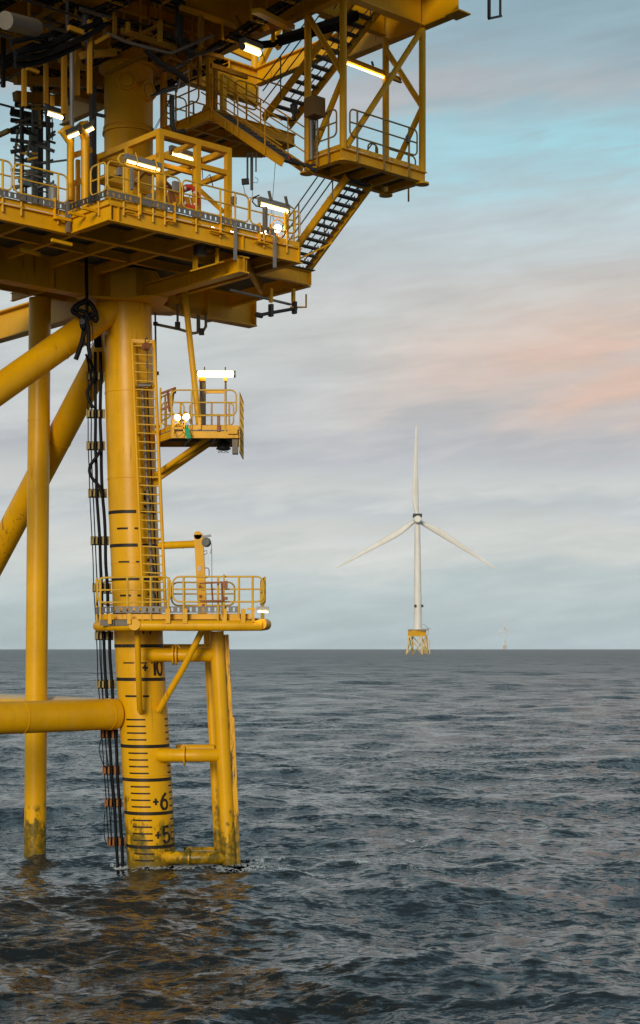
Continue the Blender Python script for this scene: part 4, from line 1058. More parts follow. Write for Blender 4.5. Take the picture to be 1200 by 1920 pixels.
# ================================================================= main deck
md = thing('main_deck', 'dark yellow underside of the main deck with beams, trays and pipes across the top', 'deck', L(0, 0, MZ1))
MDT = 25.45
MB().prism([L(a, b, 0) for a, b in ((-16, -26), (1.9, -26), (1.9, 6.6), (-16, 6.6))], MDT - 0.03, MDT).build('deck_plate', 'yellow_shaded', md)  # plate and girders extended forward, out of view, to shade the steel below
MB().prism([L(a, b, 0) for a, b in ((1.93, -8.75), (5.0, -8.75), (5.0, -7.6), (1.93, -7.6))], MDT - 0.03, MDT).build('deck_plate', 'yellow_shaded', md)
MB().prism([L(a, b, 0) for a, b in ((3.9, -7.57), (5.0, -7.57), (5.0, -4.2), (3.9, -4.2))], MDT - 0.03, MDT).build('deck_plate', 'yellow_shaded', md)
zg = (MZ1 + MDT - 0.04) / 2; hg = MDT - 0.04 - MZ1
for b in (-25.0, -19.0, -13.0, -9.0, -7.6, -4.0, 0.0, 4.0):
    for (aa, ab) in (((-14, -0.75),) if b == 0 else ((-14, 1.95),)): MB().ibeam(L(aa, b, zg), L(ab, b, zg), 0.3, hg, t=0.04).build('main_girder', 'yellow', md)
MB().ibeam(L(2.0, TB0, zg), L(5.0 - 0.15, TB0, zg), 0.3, hg, t=0.04).build('main_girder', 'yellow', md)
MB().ibeam(L(1.95 + 0.1, TB1, zg), L(5.0 - 0.15, TB1, zg), 0.2, hg - 0.3, t=0.04).build('main_girder', 'yellow', md)
MB().ibeam(L(5.0, -8.9, zg), L(5.0, -4.0, zg), 0.3, hg, t=0.04).build('main_girder', 'yellow', md)
MB().prism([L(a, b, 0) for a, b in ((4.75, -9.15), (5.25, -9.15), (5.25, -8.6), (4.75, -8.6))], MZ1 - 0.02, MZ1 + 0.02).build('flange_plate', 'yellow', md)
for b in (-6.4, -5.2, -2.7, -1.4, 1.4, 2.7, 5.3): MB().ibeam(L(-14, b, MDT - 0.22), L(1.9, b, MDT - 0.22), 0.16, 0.36, t=0.02).build('joist', 'yellow', md)
for a in (-12, -9, -6, -3, 1.85):
    MB().ibeam(L(a, -25.5, zg - 0.012), L(a, 6.5, zg - 0.012), 0.26, hg, t=0.035).build('cross_girder', 'yellow', md)
# long girder from the column past the stairs to the outer edge beam, its deck plating left open there
MB().ibeam(L(0.75, 0, 24.71), L(5.12, 0, 24.71), 0.32, 1.13, t=0.045).build('main_girder', 'yellow', md)
MB().ibeam(L(5.0, -0.1, 25.0), L(5.0, -4.05, 25.0), 0.26, 0.55, t=0.035).build('edge_beam', 'yellow', md)
for a in (1.4, 2.6, 3.8): MB().box(L(a, -0.09, 24.71), 0.03, 0.13, 1.03).build('stiffener', 'yellow', md)
MB().cyl(L(4.95, -0.02, 25.29), L(4.95, -0.02, 27.6), 0.12, n=16).build('post', 'yellow', md)
MB().bar(L(5.0, -0.2, 25.3), L(5.0, -2.6, 27.7), 0.16, 0.16).build('diagonal_brace', 'yellow', md)
MB().bar(onB(425, 88, 0.2), onB(480, 112, 0.2), 0.12, 0.2).build('service_beam', 'yellow', md)
# hung trays, pipes and conduits under the deck
rs = random.Random(11)
def uv_tray(a0, b0, a1, b1, z_, w=0.35, mat='dark'):
    mb = MB(); p0, p1 = L(a0, b0, z_), L(a1, b1, z_); d, side, up2, ln = mb.frame(p0, p1)
    for s_ in (-1, 1): mb.bar(p0 + side * s_ * w / 2, p1 + side * s_ * w / 2, 0.02, 0.09)
    k = int(ln / 0.28)
    for i in range(k): q = p0.lerp(p1, (i + .5) / k); mb.bar(q - side * w / 2, q + side * w / 2, 0.04, 0.02)
    mb.build('cable_tray', mat, md)
    mb = MB()
    for j in range(5):
        o_ = (j - 2) * w / 6; pts_ = []
        for i in range(int(ln / 0.6) + 2):
            t = min(1, i * 0.6 / ln); pts_.append(p0.lerp(p1, t) + side * (o_ + rs.uniform(-.02, .02)) + Z3 * (0.05 + rs.uniform(0, .05)))
        mb.tube(pts_, 0.028, 6)
    mb.build('tray_cables', 'rubber', md)
    for i in range(int(ln / 1.6) + 1):
        q = p0.lerp(p1, min(1, (i * 1.6 + 0.4) / ln)); h2_ = MB(); h2_.bar(q - side * (w / 2 + 0.1), q + side * (w / 2 + 0.1), 0.06, 0.06)
        for s_ in (-1, 1): h2_.bar(q + side * s_ * (w / 2 + 0.07), q + side * s_ * (w / 2 + 0.07) + Z3 * (MDT - 0.1 - z_), 0.06, 0.05, U3)
        h2_.build('tray_hanger', 'yellow', md)
uv_tray(-1.2, -3.0, -1.0, 3.5, 24.05); uv_tray(1.35, -2.9, 1.2, 2.2, 23.75); uv_tray(0.2, -7.5, 0.9, -2.9, 23.95)
uv_tray(-6, -2.4, 1.4, -2.4, 24.15, 0.4); uv_tray(-9, 1.8, 0.8, 1.8, 24.0, 0.45); uv_tray(-3.2, -6, -3.2, 5, 23.9, 0.4)
uv_tray(-12, -4.6, -1.5, -4.6, 24.1, 0.4); uv_tray(-5.6, -3, -5.6, 5.5, 23.8, 0.35)
# thick cable bundle swinging under the tower edge
mb = MB()
for j in range(5):
    o_ = 0.05 * j
    mb.tube([onB(672, 26 + j * 2, -6.9), onB(640, 43 + j * 2, -6.6), onB(600, 55 + j * 2.0, -6.2), onB(560, 64 + j * 2.2, -5.6), onB(520, 77 + j * 2, -5.0), onB(490, 80 + j * 2, -4.6), onB(460, 72 + j * 2.5, -4.2), onB(430, 62 + j * 2, -4.0)], 0.05, 8)
mb.build('cable_bundle', 'rubber', md)
mb = MB(); mb.bar(onB(672, 24, -6.9), onB(520, 72, -5.0), 0.3, 0.04); mb.build('cable_tray', 'dark', md)
for (x, y, b) in ((512, 78, -5.0), (533, 82, -5.0)): MB().bar(onB(x, y - 40, b), onB(x, y, b), 0.08, 0.08, U3).build('tray_hanger', 'yellow', md)
for (xs, b, r_, mt) in (
    ([(336, 30), (336, 70), (342, 88), (352, 97), (362, 97)], -4.6, 0.13, 'dark'),
    ([(275, 95), (300, 118), (330, 135), (350, 150)], -4.4, 0.09, 'dark'),
    ([(200, 62), (235, 78), (270, 88), (320, 100), (400, 66)], -5.2, 0.045, 'pipe'),
    ([(134, 60), (135, 200), (135, 300)], -3.4, 0.06, 'galv'),
    ([(160, 30), (160, 60), (170, 100), (165, 120)], -4.8, 0.1, 'dark'),
    ([(322, 180), (323, 235), (328, 248), (345, 246)], -3.4, 0.075, 'dark'),
    ([(330, 172), (340, 140), (352, 132)], -3.6, 0.04, 'galv'),
    ([(28, 100), (60, 92), (95, 84), (140, 62), (190, 40)], -5.2, 0.09, 'rubber'),
    ([(28, 110), (70, 106), (108, 92), (160, 70), (200, 45)], -5.3, 0.07, 'rubber'),
    ([(28, 122), (60, 120), (100, 108), (150, 84)], -5.1, 0.08, 'rubber'),
    ([(20, 80), (60, 70), (96, 66), (100, 78), (70, 92)], -5.0, 0.07, 'rubber')):
    MB().tube([onB(x, y, b) for x, y in xs], r_, 10).build('service_pipe', mt, md)
MB().cyl(onB(10, 38, -6.3), onB(66, 52, -5.6), 0.21, n=24).build('exhaust_pipe', 'pipe', md)
# hung beams seen against the dark underside (upright and level pieces)
for (x0, y0, x1, y1, b, w) in ((168, 38, 168, 176, -5.2, 0.11), (120, 95, 120, 215, -3.0, 0.13), (144, 85, 144, 180, -2.6, 0.14), (45, 130, 45, 200, -2, .12), (86, 120, 86, 195, -1.5, .12), (98, 180, 98, 218, -2.2, .1),
                               (128, 52, 155, 62, -5.4, .14), (178, 80, 203, 66, -5.2, .1), (196, 34, 196, 72, -5.0, .1), (215, 30, 215, 66, -4.6, .1), (240, 42, 240, 62, -5, .1), (152, 104, 215, 98, -3.4, .2), (50, 128, 72, 136, -3, .1),
                               (440, 30, 455, 60, -4.6, .14), (403, 120, 403, 205, -2.6, .13), (374, 100, 374, 160, -3.4, .11), (352, 120, 352, 150, -3.4, .1), (316, 108, 376, 130, -3.3, .1), (300, 126, 345, 143, -3.3, .1), (360, 94, 418, 108, -4.2, .12), (376, 30, 376, 90, -4.9, .12), (300, 40, 300, 80, -5, .12),
                               (28, 150, 190, 158, 1.5, .25), (28, 180, 120, 190, 3.0, .3)):
    MB().bar(onB(x0, y0, b), onB(x1, y1, b), w * 0.9, w * 0.9, U3 if x0 == x1 else Z3).build('hung_beam', 'yellow_shaded', md)
# diagonal open plates of tray at the stair head
for (x0, y0, x1, y1, b) in ((315, 130, 348, 120, -3.6), (352, 110, 410, 90, -4.4), (300, 170, 345, 158, -2.8), (292, 176, 338, 164, -2.4)):
    MB().bar(onB(x0, y0, b), onB(x1, y1, b), 0.5, 0.05).build('cable_tray', 'dark', md)
MB().bar(onB(480, 20, -7), onB(545, 52, -5.4), 0.25, 0.12).build('hung_beam', 'yellow', md)
MB().bar(onB(498, 52, -5.4), onB(545, 32, -5.4), 0.25, 0.12).build('hung_beam', 'yellow', md)
MB().bar(onB(520, 90, -5.0), onB(548, 46, -5.0), 0.14, 0.14).build('diagonal_brace', 'yellow', md)
# end of a davit frame showing at the top right
# crowded small pipes, struts and conduits in the shade under the deck
rs = random.Random(4)
for i in range(90):
    a_ = rs.uniform(-10, 1.0); b_ = rs.uniform(-4.5, 5.5); z_ = rs.uniform(22.9, 24.6)
    if a_ > -2 and abs(b_) < 1.2: continue
    k = rs.random(); ln = rs.uniform(0.5, 2.6)
    if k < 0.35: p1_ = L(a_ + ln, b_, z_)
    elif k < 0.65: p1_ = L(a_, b_ + ln, z_)
    else: p1_ = L(a_, b_, min(z_ + 1.2, MDT - 0.2)); z_ -= 0.3
    p0_ = L(a_, b_, z_)
    if rs.random() < 0.5: MB().tube([p0_, p1_], rs.uniform(0.02, 0.06), 7).build('service_pipe', rs.choice(['dark', 'pipe', 'yellow_shaded', 'tray_grey']), md)
    else: MB().bar(p0_, p1_, rs.uniform(0.06, 0.12), rs.uniform(0.06, 0.16), U3 if k >= .65 else Z3).build('hung_beam', rs.choice(['yellow_shaded', 'dark', 'yellow_shaded']), md)
ef = thing('overhead_frame', 'small dark steel frame end showing at the top edge above the sea', 'steel frame', P(927, 34, 43))
mb = MB(); mb.bar(P(916, 35, 43), P(940, 30, 43.4), 0.06, 0.06); mb.bar(P(917, 34, 43), P(917, -12, 43), 0.07, 0.07, U3); mb.bar(P(938, 31, 43.4), P(938, -12, 43.4), 0.05, 0.05, U3); mb.bar(P(840, -10, 43), P(1010, -14, 43.4), 0.1, 0.14)
mb.build('frame_bar', 'dark', ef)

# ================================================================= yellow cage frame on the lower deck
cg = thing('cage_frame', 'open yellow box section cage frame standing on the lower deck before the column', 'frame', L(-1.4, -3.6, DT + .03))
CA0, CA1, CB0, CB1 = -2.55, -0.22, -5.05, -2.05
CZ = 20.30
def cbar(p0, p1, w=0.15, name='beam'): MB().bar(p0, p1, w, w, U3 if (Vector(p0) - Vector(p1)).cross(Z3).length < 1e-6 else Z3).build(name, 'yellow', cg)
for a, b in ((CA0, CB0), (-1.30, CB0), (CA1, CB0), (CA0, CB1), (CA1, CB1), (CA0, -3.6), (CA1, -3.6), (-1.3, CB1)): cbar(L(a, b, DT + .03), L(a, b, CZ - 0.075), 0.16, 'post')
for z_, w in ((CZ, 0.16), (CZ - 0.62, 0.13)):
    for p0, p1 in (((CA0, CB0), (CA1, CB0)), ((CA0, CB1), (CA1, CB1))): cbar(L(p0[0] - 0.08, p0[1], z_), L(p1[0] + 0.08, p1[1], z_), w)
    for p0, p1 in (((CA0, CB0), (CA0, CB1)), ((CA1, CB0), (CA1, CB1))): cbar(L(p0[0], p0[1] + 0.08, z_ - 0.004), L(p1[0], p1[1] - 0.08, z_ - 0.004), w - 0.005)
for a in (-1.3,): cbar(L(a, CB0 + .08, CZ - 0.002), L(a, CB1 - .08, CZ - 0.002), 0.12)
cbar(L(CA0 + .1, -3.6, CZ - 0.3), L(CA1 - .1, -3.6, CZ - 0.3), 0.12)
cbar(L(CA0 + .1, CB0 + .1, CZ - 0.5), L(-1.35, CB1 - .1, CZ - 0.5), 0.09); cbar(L(CA1, CB0 + .2, DT + 0.8), L(CA1, -3.65, CZ - 0.7), 0.1); cbar(L(-1.2, CB1, CZ - .8), L(CA1 - .1, CB1, DT + .9), 0.1)
MB().bar(L(CA0 + .3, -4.3, DT + 0.95), L(-0.6, -4.0, DT + 1.1), 0.08, 0.35).build('panel', 'yellow', cg)
cv_ = MB(); cv_.tube([L(-1.0, CB0 + .2, CZ - 0.3), L(-0.9, CB0 + .25, CZ - 0.9), L(-0.7, CB0 + .2, CZ - 0.7), L(-0.5, CB0 + .3, CZ - 1.0)], 0.015, 6); cv_.build('cable', 'dark', cg)
# lifebuoy hanging behind the rail
lb = thing('lifebuoy', 'red lifebuoy hanging on the lower deck rail in front of the cage frame', 'lifebuoy', onB(354, 390, B1 + 0.15))
c_ = onB(355, 370, B1 + 0.03); ringp = [c_ + (U3 * math.cos(t) + Z3 * math.sin(t)) * 0.275 for t in np.linspace(0, 2 * math.pi, 28, endpoint=False)]
MB().tube(ringp, 0.072, 12, closed=True).build('buoy_ring', 'red', lb)
for t in (0.785, 2.356, 3.93, 5.5):
    e_ = c_ + (U3 * math.cos(t) + Z3 * math.sin(t)) * 0.275; tg = -U3 * math.sin(t) + Z3 * math.cos(t); MB().cyl(e_ - tg * 0.035, e_ + tg * 0.035, 0.077, n=12).build('white_band', 'white', lb)
cw = MB(); cw.tube([c_ + U3 * 0.05 - V3 * 0.03 + Z3 * 0.2, c_ - U3 * 0.02 - V3 * 0.03, c_ + U3 * 0.05 - V3 * 0.03 - Z3 * 0.2], 0.012, 5); cw.build('rope', 'white', lb)
for (x, y, w, h, m_) in ((331, 350, .22, .25, 'galv'), (438, 376, .12, .2, 'pipe'), (130 + 94, 322, .12, .2, 'galv')):
    bb_ = thing('junction_box', 'small grey box fixed to the lower deck rail ' + ('beside the lifebuoy' if x == 331 else 'left of the right-hand grey channel upright' if x == 438 else 'near the front left corner'), 'junction box', onB(x, y, B1 + .05))
    MB().box(onB(x, y, B1 + .05), w, 0.12, h).build('box_body', m_, bb_)
cr = thing('reddish_valve', 'reddish hose reel clutter beside the lifebuoy on the lower deck', 'hose', onB(322, 395, B1 + .5))
mb = MB()
for i, (x0, y0, x1, y1) in enumerate(((312, 342, 322, 352), (316, 348, 322, 388), (322, 352, 330, 390), (311, 353, 330, 360), (312, 385, 334, 392))): mb.bar(onB(x0, y0, B1 + .4), onB(x1, y1, B1 + .4), 0.05, 0.06)
mb.build('hose_rack', 'brown_red', cr)

# equipment seen behind the rails
def drum(label, x, y, r_, h, b, mat, cat='drum', nm='tank'):
    t = thing(nm, label, cat, onB(x, y, b)); q = onB(x, y, b)
    MB().tube([q, q + Z3 * h * 0.85, q + Z3 * h], [r_, r_, r_ * 0.6], 20).build('tank_body', mat, t)
    MB().tube([q + Z3 * h * 0.98, q + Z3 * h * 1.15], r_ * 0.2, 10).build('tank_valve', 'dark', t)
    return t
drum('grey domed tank behind the rail near the left fascia corner', 100, 398, 0.13, 0.75, -2.6, 'galv')
drum('dark squat drum behind the rail right of the column', 293, 395, 0.3, 0.45, -4.3, 'pipe')
gb = thing('valve_box', 'blue grey valve body behind the left rail', 'valve', onB(50, 352, -2.6))
mb = MB(); mb.box(onB(48, 342, -2.6), 0.26, 0.2, 0.2); mb.cyl(onB(36, 338, -2.6), onB(58, 346, -2.6), 0.07, n=12); mb.build('valve_body', 'blue_grey', gb)

# ================================================================= bent lamp stands left of the column
def stand(label, x, xt, yt, ybot, b, mat='yellow', w=0.13, side=-1):
    t = thing('lamp_stand', label, 'lamp stand', onB(x, ybot, b), 'bent lamp stands on the lower deck')
    MB().tube([onB(x, ybot, b), onB(x, 268, b), onB(xt, yt, b)], w * 0.62, 4).build('stand_post', mat, t)
    return t
s1 = stand('yellow bent lamp stand lit bright at its left side', 132, 117, 246, 376, -3.55, w=0.16)
MB().bar(onB(116, 248, -3.5), onB(130, 236, -3.3), 0.26, 0.04).build('head_plate', 'yellow', s1)
MB().bar(onB(142, 244, -3.4), onB(158, 228, -3.2), 0.26, 0.04).build('head_plate', 'yellow', s1)
for y in (285, 338): MB().bar(onB(133, y + 8, -3.5), onB(170, y - 4, -3.0), 0.1, 0.14).build('cross_bar', 'yellow', s1)
MB().bar(onB(136, 345, -3.5), onB(136, 400, -3.5), 0.1, 0.1, U3).build('stand_post', 'yellow', s1); MB().bar(onB(146, 300, -3.2), onB(146, 395, -3.2), 0.1, 0.1, U3).build('stand_post', 'yellow', s1)
s2 = thing('lamp_stand', 'dark arched lamp stand curving up left of the column', 'lamp stand', onB(160, 392, -3.7), 'bent lamp stands on the lower deck')
MB().tube([onB(160, 392, -3.7), onB(160, 262, -3.7), onB(157, 252, -3.7), onB(150, 246, -3.7)], 0.12, 4).build('stand_post', 'yellow', s2)
MB().tube([onB(166.5, 392, -3.75), onB(166.5, 265, -3.75), onB(164, 254, -3.75), onB(157, 246, -3.75)], 0.028, 6).build('conduit', 'galv', s2)
sc_ = thing('dark_riser', 'dark upright pipe riser between the lamp stands and the column', 'pipe', onB(174, 392, -2.2))
MB().bar(onB(174, 396, -2.2), onB(174, 160, -2.2), 0.15, 0.15, U3).build('pipe_run', 'dark', sc_)
MB().bar(onB(182, 392, -2.2), onB(182, 290, -2.2), 0.1, 0.08, U3).build('pipe_run', 'yellow', sc_)
MB().bar(onB(170, 212, -2.2), onB(196, 218, -2.0), 0.08, 0.08).build('pipe_support', 'dark', sc_)
LG = 'lit lamps of the platform'
tube_lamp('lamp', 'lit tube lamp on the bent yellow stand, lower left one of the slanting pair', onB(128, 258, -3.6), onB(149, 249, -3.9), 0.04, 'lamp', cap='dark', group=LG)
tube_lamp('lamp', 'lit tube lamp beside the column, upper right one of the slanting pair', onB(160, 248, -3.7), onB(176, 240, -3.9), 0.04, 'lamp', cap='dark', group=LG)
tube_lamp('lamp', 'lit tube lamp under the main deck at the upper left', onB(88, 212, -2.5), onB(117, 221, -2.5), 0.05, 'lamp', cap='dark', group=LG)
t_ = tube_lamp('lamp', 'tube lamp on a short grey post above the rail, before the cage', onB(237, 302, B1 - 0.1), onB(299, 319, B1 - 0.1), 0.028, 'lamp', cap='galv', group=LG)
MB().bar(onB(247, 356, B1 - 0.12), onB(247, 315, B1 - 0.12), 0.10, 0.06, U3).build('post', 'galv', t_)
MB().tube([onB(236, 288, B1 - .1), onB(226, 290, B1 - .1), onB(221, 298, B1 - .1), onB(226, 307, B1 - .1), onB(240, 312, B1 - .1), onB(290, 325, B1 - .1)], 0.03, 7).build('guard_tube', 'railing', t_)
for x, y in ((256, 294), (292, 303)): MB().tube([onB(x - 2, y - 8, B1 - .2), onB(x + 3, y + 8, B1 - .2), onB(x, y + 16, B1 - .2)], 0.022, 6).build('clip', 'railing', t_)
t_ = tube_lamp('lamp', 'lit grey hooded tube lamp above the rail at the right end of the lower deck', onB(488, 383, B1 - 0.1), onB(539, 397, B1 - 0.1), 0.04, 'lamp_strong', cap='galv', group=LG)
MB().bar(onB(497, 432, B1 - .12), onB(497, 388, B1 - .12), 0.13, 0.08, U3).build('post', 'pipe', t_); MB().bar(onB(535, 432, B1 - .12), onB(535, 396, B1 - .12), 0.06, 0.05, U3).build('post', 'yellow', t_)
MB().tube([onB(486, 366, B1 - .1), onB(476, 370, B1 - .1), onB(473, 378, B1 - .1), onB(480, 386, B1 - .1), onB(500, 390, B1 - .1)], 0.02, 7).build('cable', 'dark', t_)
for x, y in ((504, 371), (535, 381)): MB().bar(onB(x, y - 13, B1 - .2), onB(x + 4, y + 4, B1 - .2), 0.04, 0.08).build('clip', 'pipe', t_)
tube_lamp('lamp', 'lit tube lamp inside the top of the yellow cage frame', onB(322, 287, -4.0), onB(370, 303, -4.0), 0.045, 'lamp', cap='pipe', group=LG)
t_ = tube_lamp('lamp', 'lit tube lamp beneath the main deck beside the stub girder', onB(456, 88, -5.0), onB(486, 100, -4.8), 0.08, 'lamp', cap='galv', group=LG)
MB().tube([onB(486, 97, -4.8), onB(494, 104, -4.8), onB(496, 114, -4.8)], 0.012, 5).build('cable', 'dark', t_)
for (x, y, r_, lbl) in ((398, 428, 0.05, 'first small lit floodlight along the deck edge, right of the lifebuoy'), (434, 436, 0.05, 'second small lit floodlight along the deck edge, by the grey channel upright'),
                        (487, 438, 0.07, 'small lit floodlight low on the deck edge left of the big floodlight'), (520, 428, 0.10, 'large lit floodlight at the right end of the lower deck'),
                        (499, 434, 0.06, 'small lit floodlight between the two larger ones at the deck end')):
    flood(lbl, onB(x, y, B1 + 0.12), -V3 * 0.8 - Z3 * 0.45 - U3 * 0.4, r_)
wh = thing('hose_reel', 'yellow ring reel round the large floodlight at the deck end', 'reel', onB(523, 450, B1 + .1))
c_ = onB(522, 428, B1 + 0.1)
MB().tube([c_ + (U3 * math.cos(t) + Z3 * math.sin(t)) * 0.24 for t in np.linspace(0, 2 * math.pi, 22, endpoint=False)], 0.016, 6, closed=True).build('reel_ring', 'yellow', wh)
MB().tube([onB(517, 450, B1 + .1), onB(521, 440, B1 + .1), onB(516, 425, B1 + .1)], 0.012, 6).build('cable', 'yellow', wh)
for (x0, y0, x1, y1) in ((500, 440, 512, 452), (508, 420, 508, 456), (496, 447, 530, 456)): MB().bar(onB(x0, y0, B1 + .2), onB(x1, y1, B1 + .2), .05, .06).build('reel_stand', 'yellow', wh)

# ================================================================= far scaffold tower at the left
sf = thing('scaffold_tower', 'dark scaffold tower standing on the lower deck at the far left', 'scaffold', L(-5, 3, DT + .05))
YSF = 48.5
for (x, w, m_, y0) in ((62, 0.075, 'scaffold', 100), (90, 0.10, 'scaffold', 150), (41, 0.10, 'dark', 180)): MB().bar(P(x, 390, YSF), P(x, y0, YSF), w, w, U3).build('upright', m_, sf)
MB().bar(P(73, 390, 49.5), P(73, 170, 49.5), 0.20, 0.2, U3).build('upright', 'dark', sf)
for (x0, y0, x1, y1, Y_, w) in ((20, 262, 90, 272, 48.3, .1), (62, 268, 102, 284, 48.3, .09), (20, 285, 62, 278, 48.6, .1), (28, 300, 92, 306, 49, .08), (20, 318, 100, 326, 49, .08), (28, 333, 90, 330, 49, .07), (28, 240, 62, 252, 48.8, .12), (62, 240, 90, 232, 49, .1), (20, 225, 98, 236, 49.5, .12), (88, 262, 100, 250, 48.3, .08), (20, 350, 100, 345, 49, .07), (20, 210, 80, 222, 49.8, .2), (62, 310, 100, 300, 48.7, .06), (88, 305, 125, 300, 48.5, .05), (28, 196, 100, 205, 50, .14),
                               (25, 275, 45, 292, 49, .06), (70, 352, 100, 342, 48.4, .05), (30, 268, 60, 300, 49.4, .05), (45, 215, 60, 268, 49.4, .05), (20, 246, 60, 244, 50, .16), (30, 312, 52, 296, 49, .05)):
    MB().bar(P(x0, y0, Y_), P(x1, y1, Y_), w, w).build('ledger', 'scaffold' if w < .1 else 'dark', sf)
ct = thing('cable_ladder', 'short dark cable ladder hanging under the lamp at the upper left', 'cable ladder', P(98, 258, 47)); tray(ct, P(98, 258, 47), P(98, 228, 47), 0.16, mat='dark')
rs = random.Random(9)
for i in range(46):
    x0 = rs.uniform(24, 96); y0 = rs.uniform(190, 370); Y_ = rs.uniform(47.6, 50.2)
    if rs.random() < 0.6: q = P(min(104, x0 + rs.uniform(12, 46)), y0 + rs.uniform(-10, 12), Y_)
    else: q = P(x0 + rs.uniform(-6, 6), y0 + rs.uniform(18, 50), Y_)
    MB().tube([P(x0, y0, Y_), q], rs.uniform(0.02, 0.045), 6).build('ledger', rs.choice(['scaffold', 'dark', 'railing', 'scaffold']), sf)
for (x, y) in ((58, 258), (57, 291), (34, 247), (56, 300), (55, 322)): MB().box(P(x, y, 48), 0.1, 0.1, 0.12).build('coupler', 'scaffold', sf)

# ================================================================= wind turbines
DT_ = 1700.0; S = DT_ / F
base = Vector(((784 - 600) / F * DT_, DT_, 0.0))
def T(px, py, dy=0.0): return P(px, py, DT_) + Y3 * dy
wt = thing('wind_turbine', 'large white three bladed wind turbine on a yellow lattice base, the nearer of the two', 'wind turbine', base, 'wind turbines at sea')
hubc = T(783, 973)
seg = [(1180, 7.4), (1135, 7.2), (1080, 6.6), (1030, 6.0), (980, 5.0)]
MB().tube([T(784 - (1180 - y) * 0.004, y, 6.0) for y, r_ in seg], [r_ * S for y, r_ in seg], 32).build('tower', 'white', wt)
MB().tube([T(784, 1181.5, 6.0), T(784, 1178.5, 6.0)], 9.5 * S, 20).build('tower_flange', 'white', wt)
for x in (779, 792.0): MB().box(T(x, 1136, 6 - 7.4 * S), 4.2 * S, 2.5 * S, 5 * S, X3, Y3).build('tower_cabinet', 'dark', wt)
nac = MB(); nac.tube([T(783, 973.5, -4), T(783, 973.5, -3), T(783, 973.5, 12)], [5.5 * S, 7.6 * S, 7.6 * S], 12); o_n = nac.build('nacelle', 'white', wt)
MB().box(T(783, 966.4, 3.5), 16.4 * S, 14, 6.0 * S, X3, Y3).build('cooler_band', 'dark', o_n)
hubc = hubc + Y3 * 16
rot = MB().tube([hubc + Y3 * 5.5, hubc + Y3 * 4.5, hubc + Y3 * 2.5, hubc - Y3 * 2.5], [0.4 * S, 4.0 * S, 6.0 * S, 6.2 * S], 28).build('rotor_hub', 'white', wt, origin=hubc)
LB_ = 178 * S
def blade():
    """one blade along +Z from the hub centre, chord in X, with twist and taper"""
    mb = MB(); rings = []; n = 14; st = [(0.02, 5.0, 1.0, 0), (0.06, 5.2, 0.9, 5), (0.12, 5.4, .55, 14), (0.2, 6.6, .34, 13), (0.28, 6.9, .27, 11), (0.4, 6.0, .22, 8), (0.55, 4.6, .2, 5), (0.7, 3.5, .18, 3), (0.85, 2.4, .17, 1), (0.95, 1.6, .17, 0), (0.985, 1.1, .16, 0), (1.0, 0.35, .16, 0)]
    vs = []; fs = []
    for (t, ch, th, tw_) in st:
        c_ = ch * S * 1.85; off = (ch * S * 0.92 - 4.0 * S) * (1 if t > 0.08 else 0) * 0.9
        for k in range(n):
            a = 2 * math.pi * k / n; x_ = math.cos(a) * c_ / 2 * (0.75 if t < 0.1 else 1) - off; y_ = math.sin(a) * c_ / 2 * th
            ct_, st_ = math.cos(R(tw_)), math.sin(R(tw_)); vs.append(Vector((x_ * ct_ - y_ * st_, x_ * st_ + y_ * ct_ - 4 - 3 * t * t, t * LB_)))
    for i in range(len(st) - 1):
        for k in range(n): k2 = (k + 1) % n; fs.append((i * n + k, i * n + k2, (i + 1) * n + k2, (i + 1) * n + k))
    mb.add(vs, fs, True); mb.add(vs[-n:], [tuple(range(n))])
    return mb
bl0 = blade().build('blade', 'white', rot, origin=Vector((0, 0, 0)))
bl0.location = (0, 0, 0); WL[bl0] = WL[rot]
bl0.rotation_euler = (0, R(-1.3), 0)
for ang_ in (121.0, 238.3):
    copy_of(bl0, WL[rot], rot, (0, R(ang_ - 0.0), 0))
tip = MB()
TY = 'turbine_yellow'
MB().box(T(782.5, 1187.5, 6), 30 * S, 18 * S, 11 * S, (X3 * 0.86 + Y3 * 0.5).normalized(), (Y3 * 0.86 - X3 * 0.5).normalized()).build('transition_deck', TY, wt)
MB().box(T(785, 1180.8, 5), 38 * S, 24 * S, 1.6 * S, X3, Y3).build('deck_rim', 'turbine_rim', wt)
jl = [((766, 1192, -3), (761, 1226, -9)), ((789, 1192, -10), (790, 1226, -16)), ((801, 1192, 8), (804, 1226, 14)), ((775, 1192, 20), (777, 1226, 24))]
J = [(T(*a), T(*b)) for a, b in jl]
for a_, b_ in J: MB().cyl(b_ - Z3 * 4, a_, 1.5 * S, n=14).build('jacket_leg', 'turbine_cream', wt)
for i, k in ((0, 1), (1, 2), (2, 3), (0, 3)):
    MB().cyl(J[i][0] + Z3 * 0, J[k][1], 0.85 * S, n=10).build('jacket_brace', 'turbine_cream', wt); MB().cyl(J[k][0], J[i][1], 0.85 * S, n=10).build('jacket_brace', 'turbine_cream', wt)
for x in (796, 800, 805): MB().tube([T(x, 1226, -6), T(x - 0.5, 1200, -6)], 0.8 * S, 8).build('boat_fender', 'turbine_cream', wt)
for y in (1203, 1208, 1213, 1218): MB().bar(T(793, y, -6), T(806, y, -6), 0.8 * S, 0.8 * S).build('fender_rail', 'turbine_cream', wt)
MB().tube([T(792, 1170, 0), T(798, 1173, 0), T(803, 1178, 0), T(803, 1189, 0), T(799, 1192, 0)], 0.55 * S, 6).build('deck_crane', 'galv', wt)
MB().bar(T(792, 1178.3, -5), T(808, 1178.6, -5), 1.0 * S, 1.0 * S).build('deck_crane', 'galv', wt)
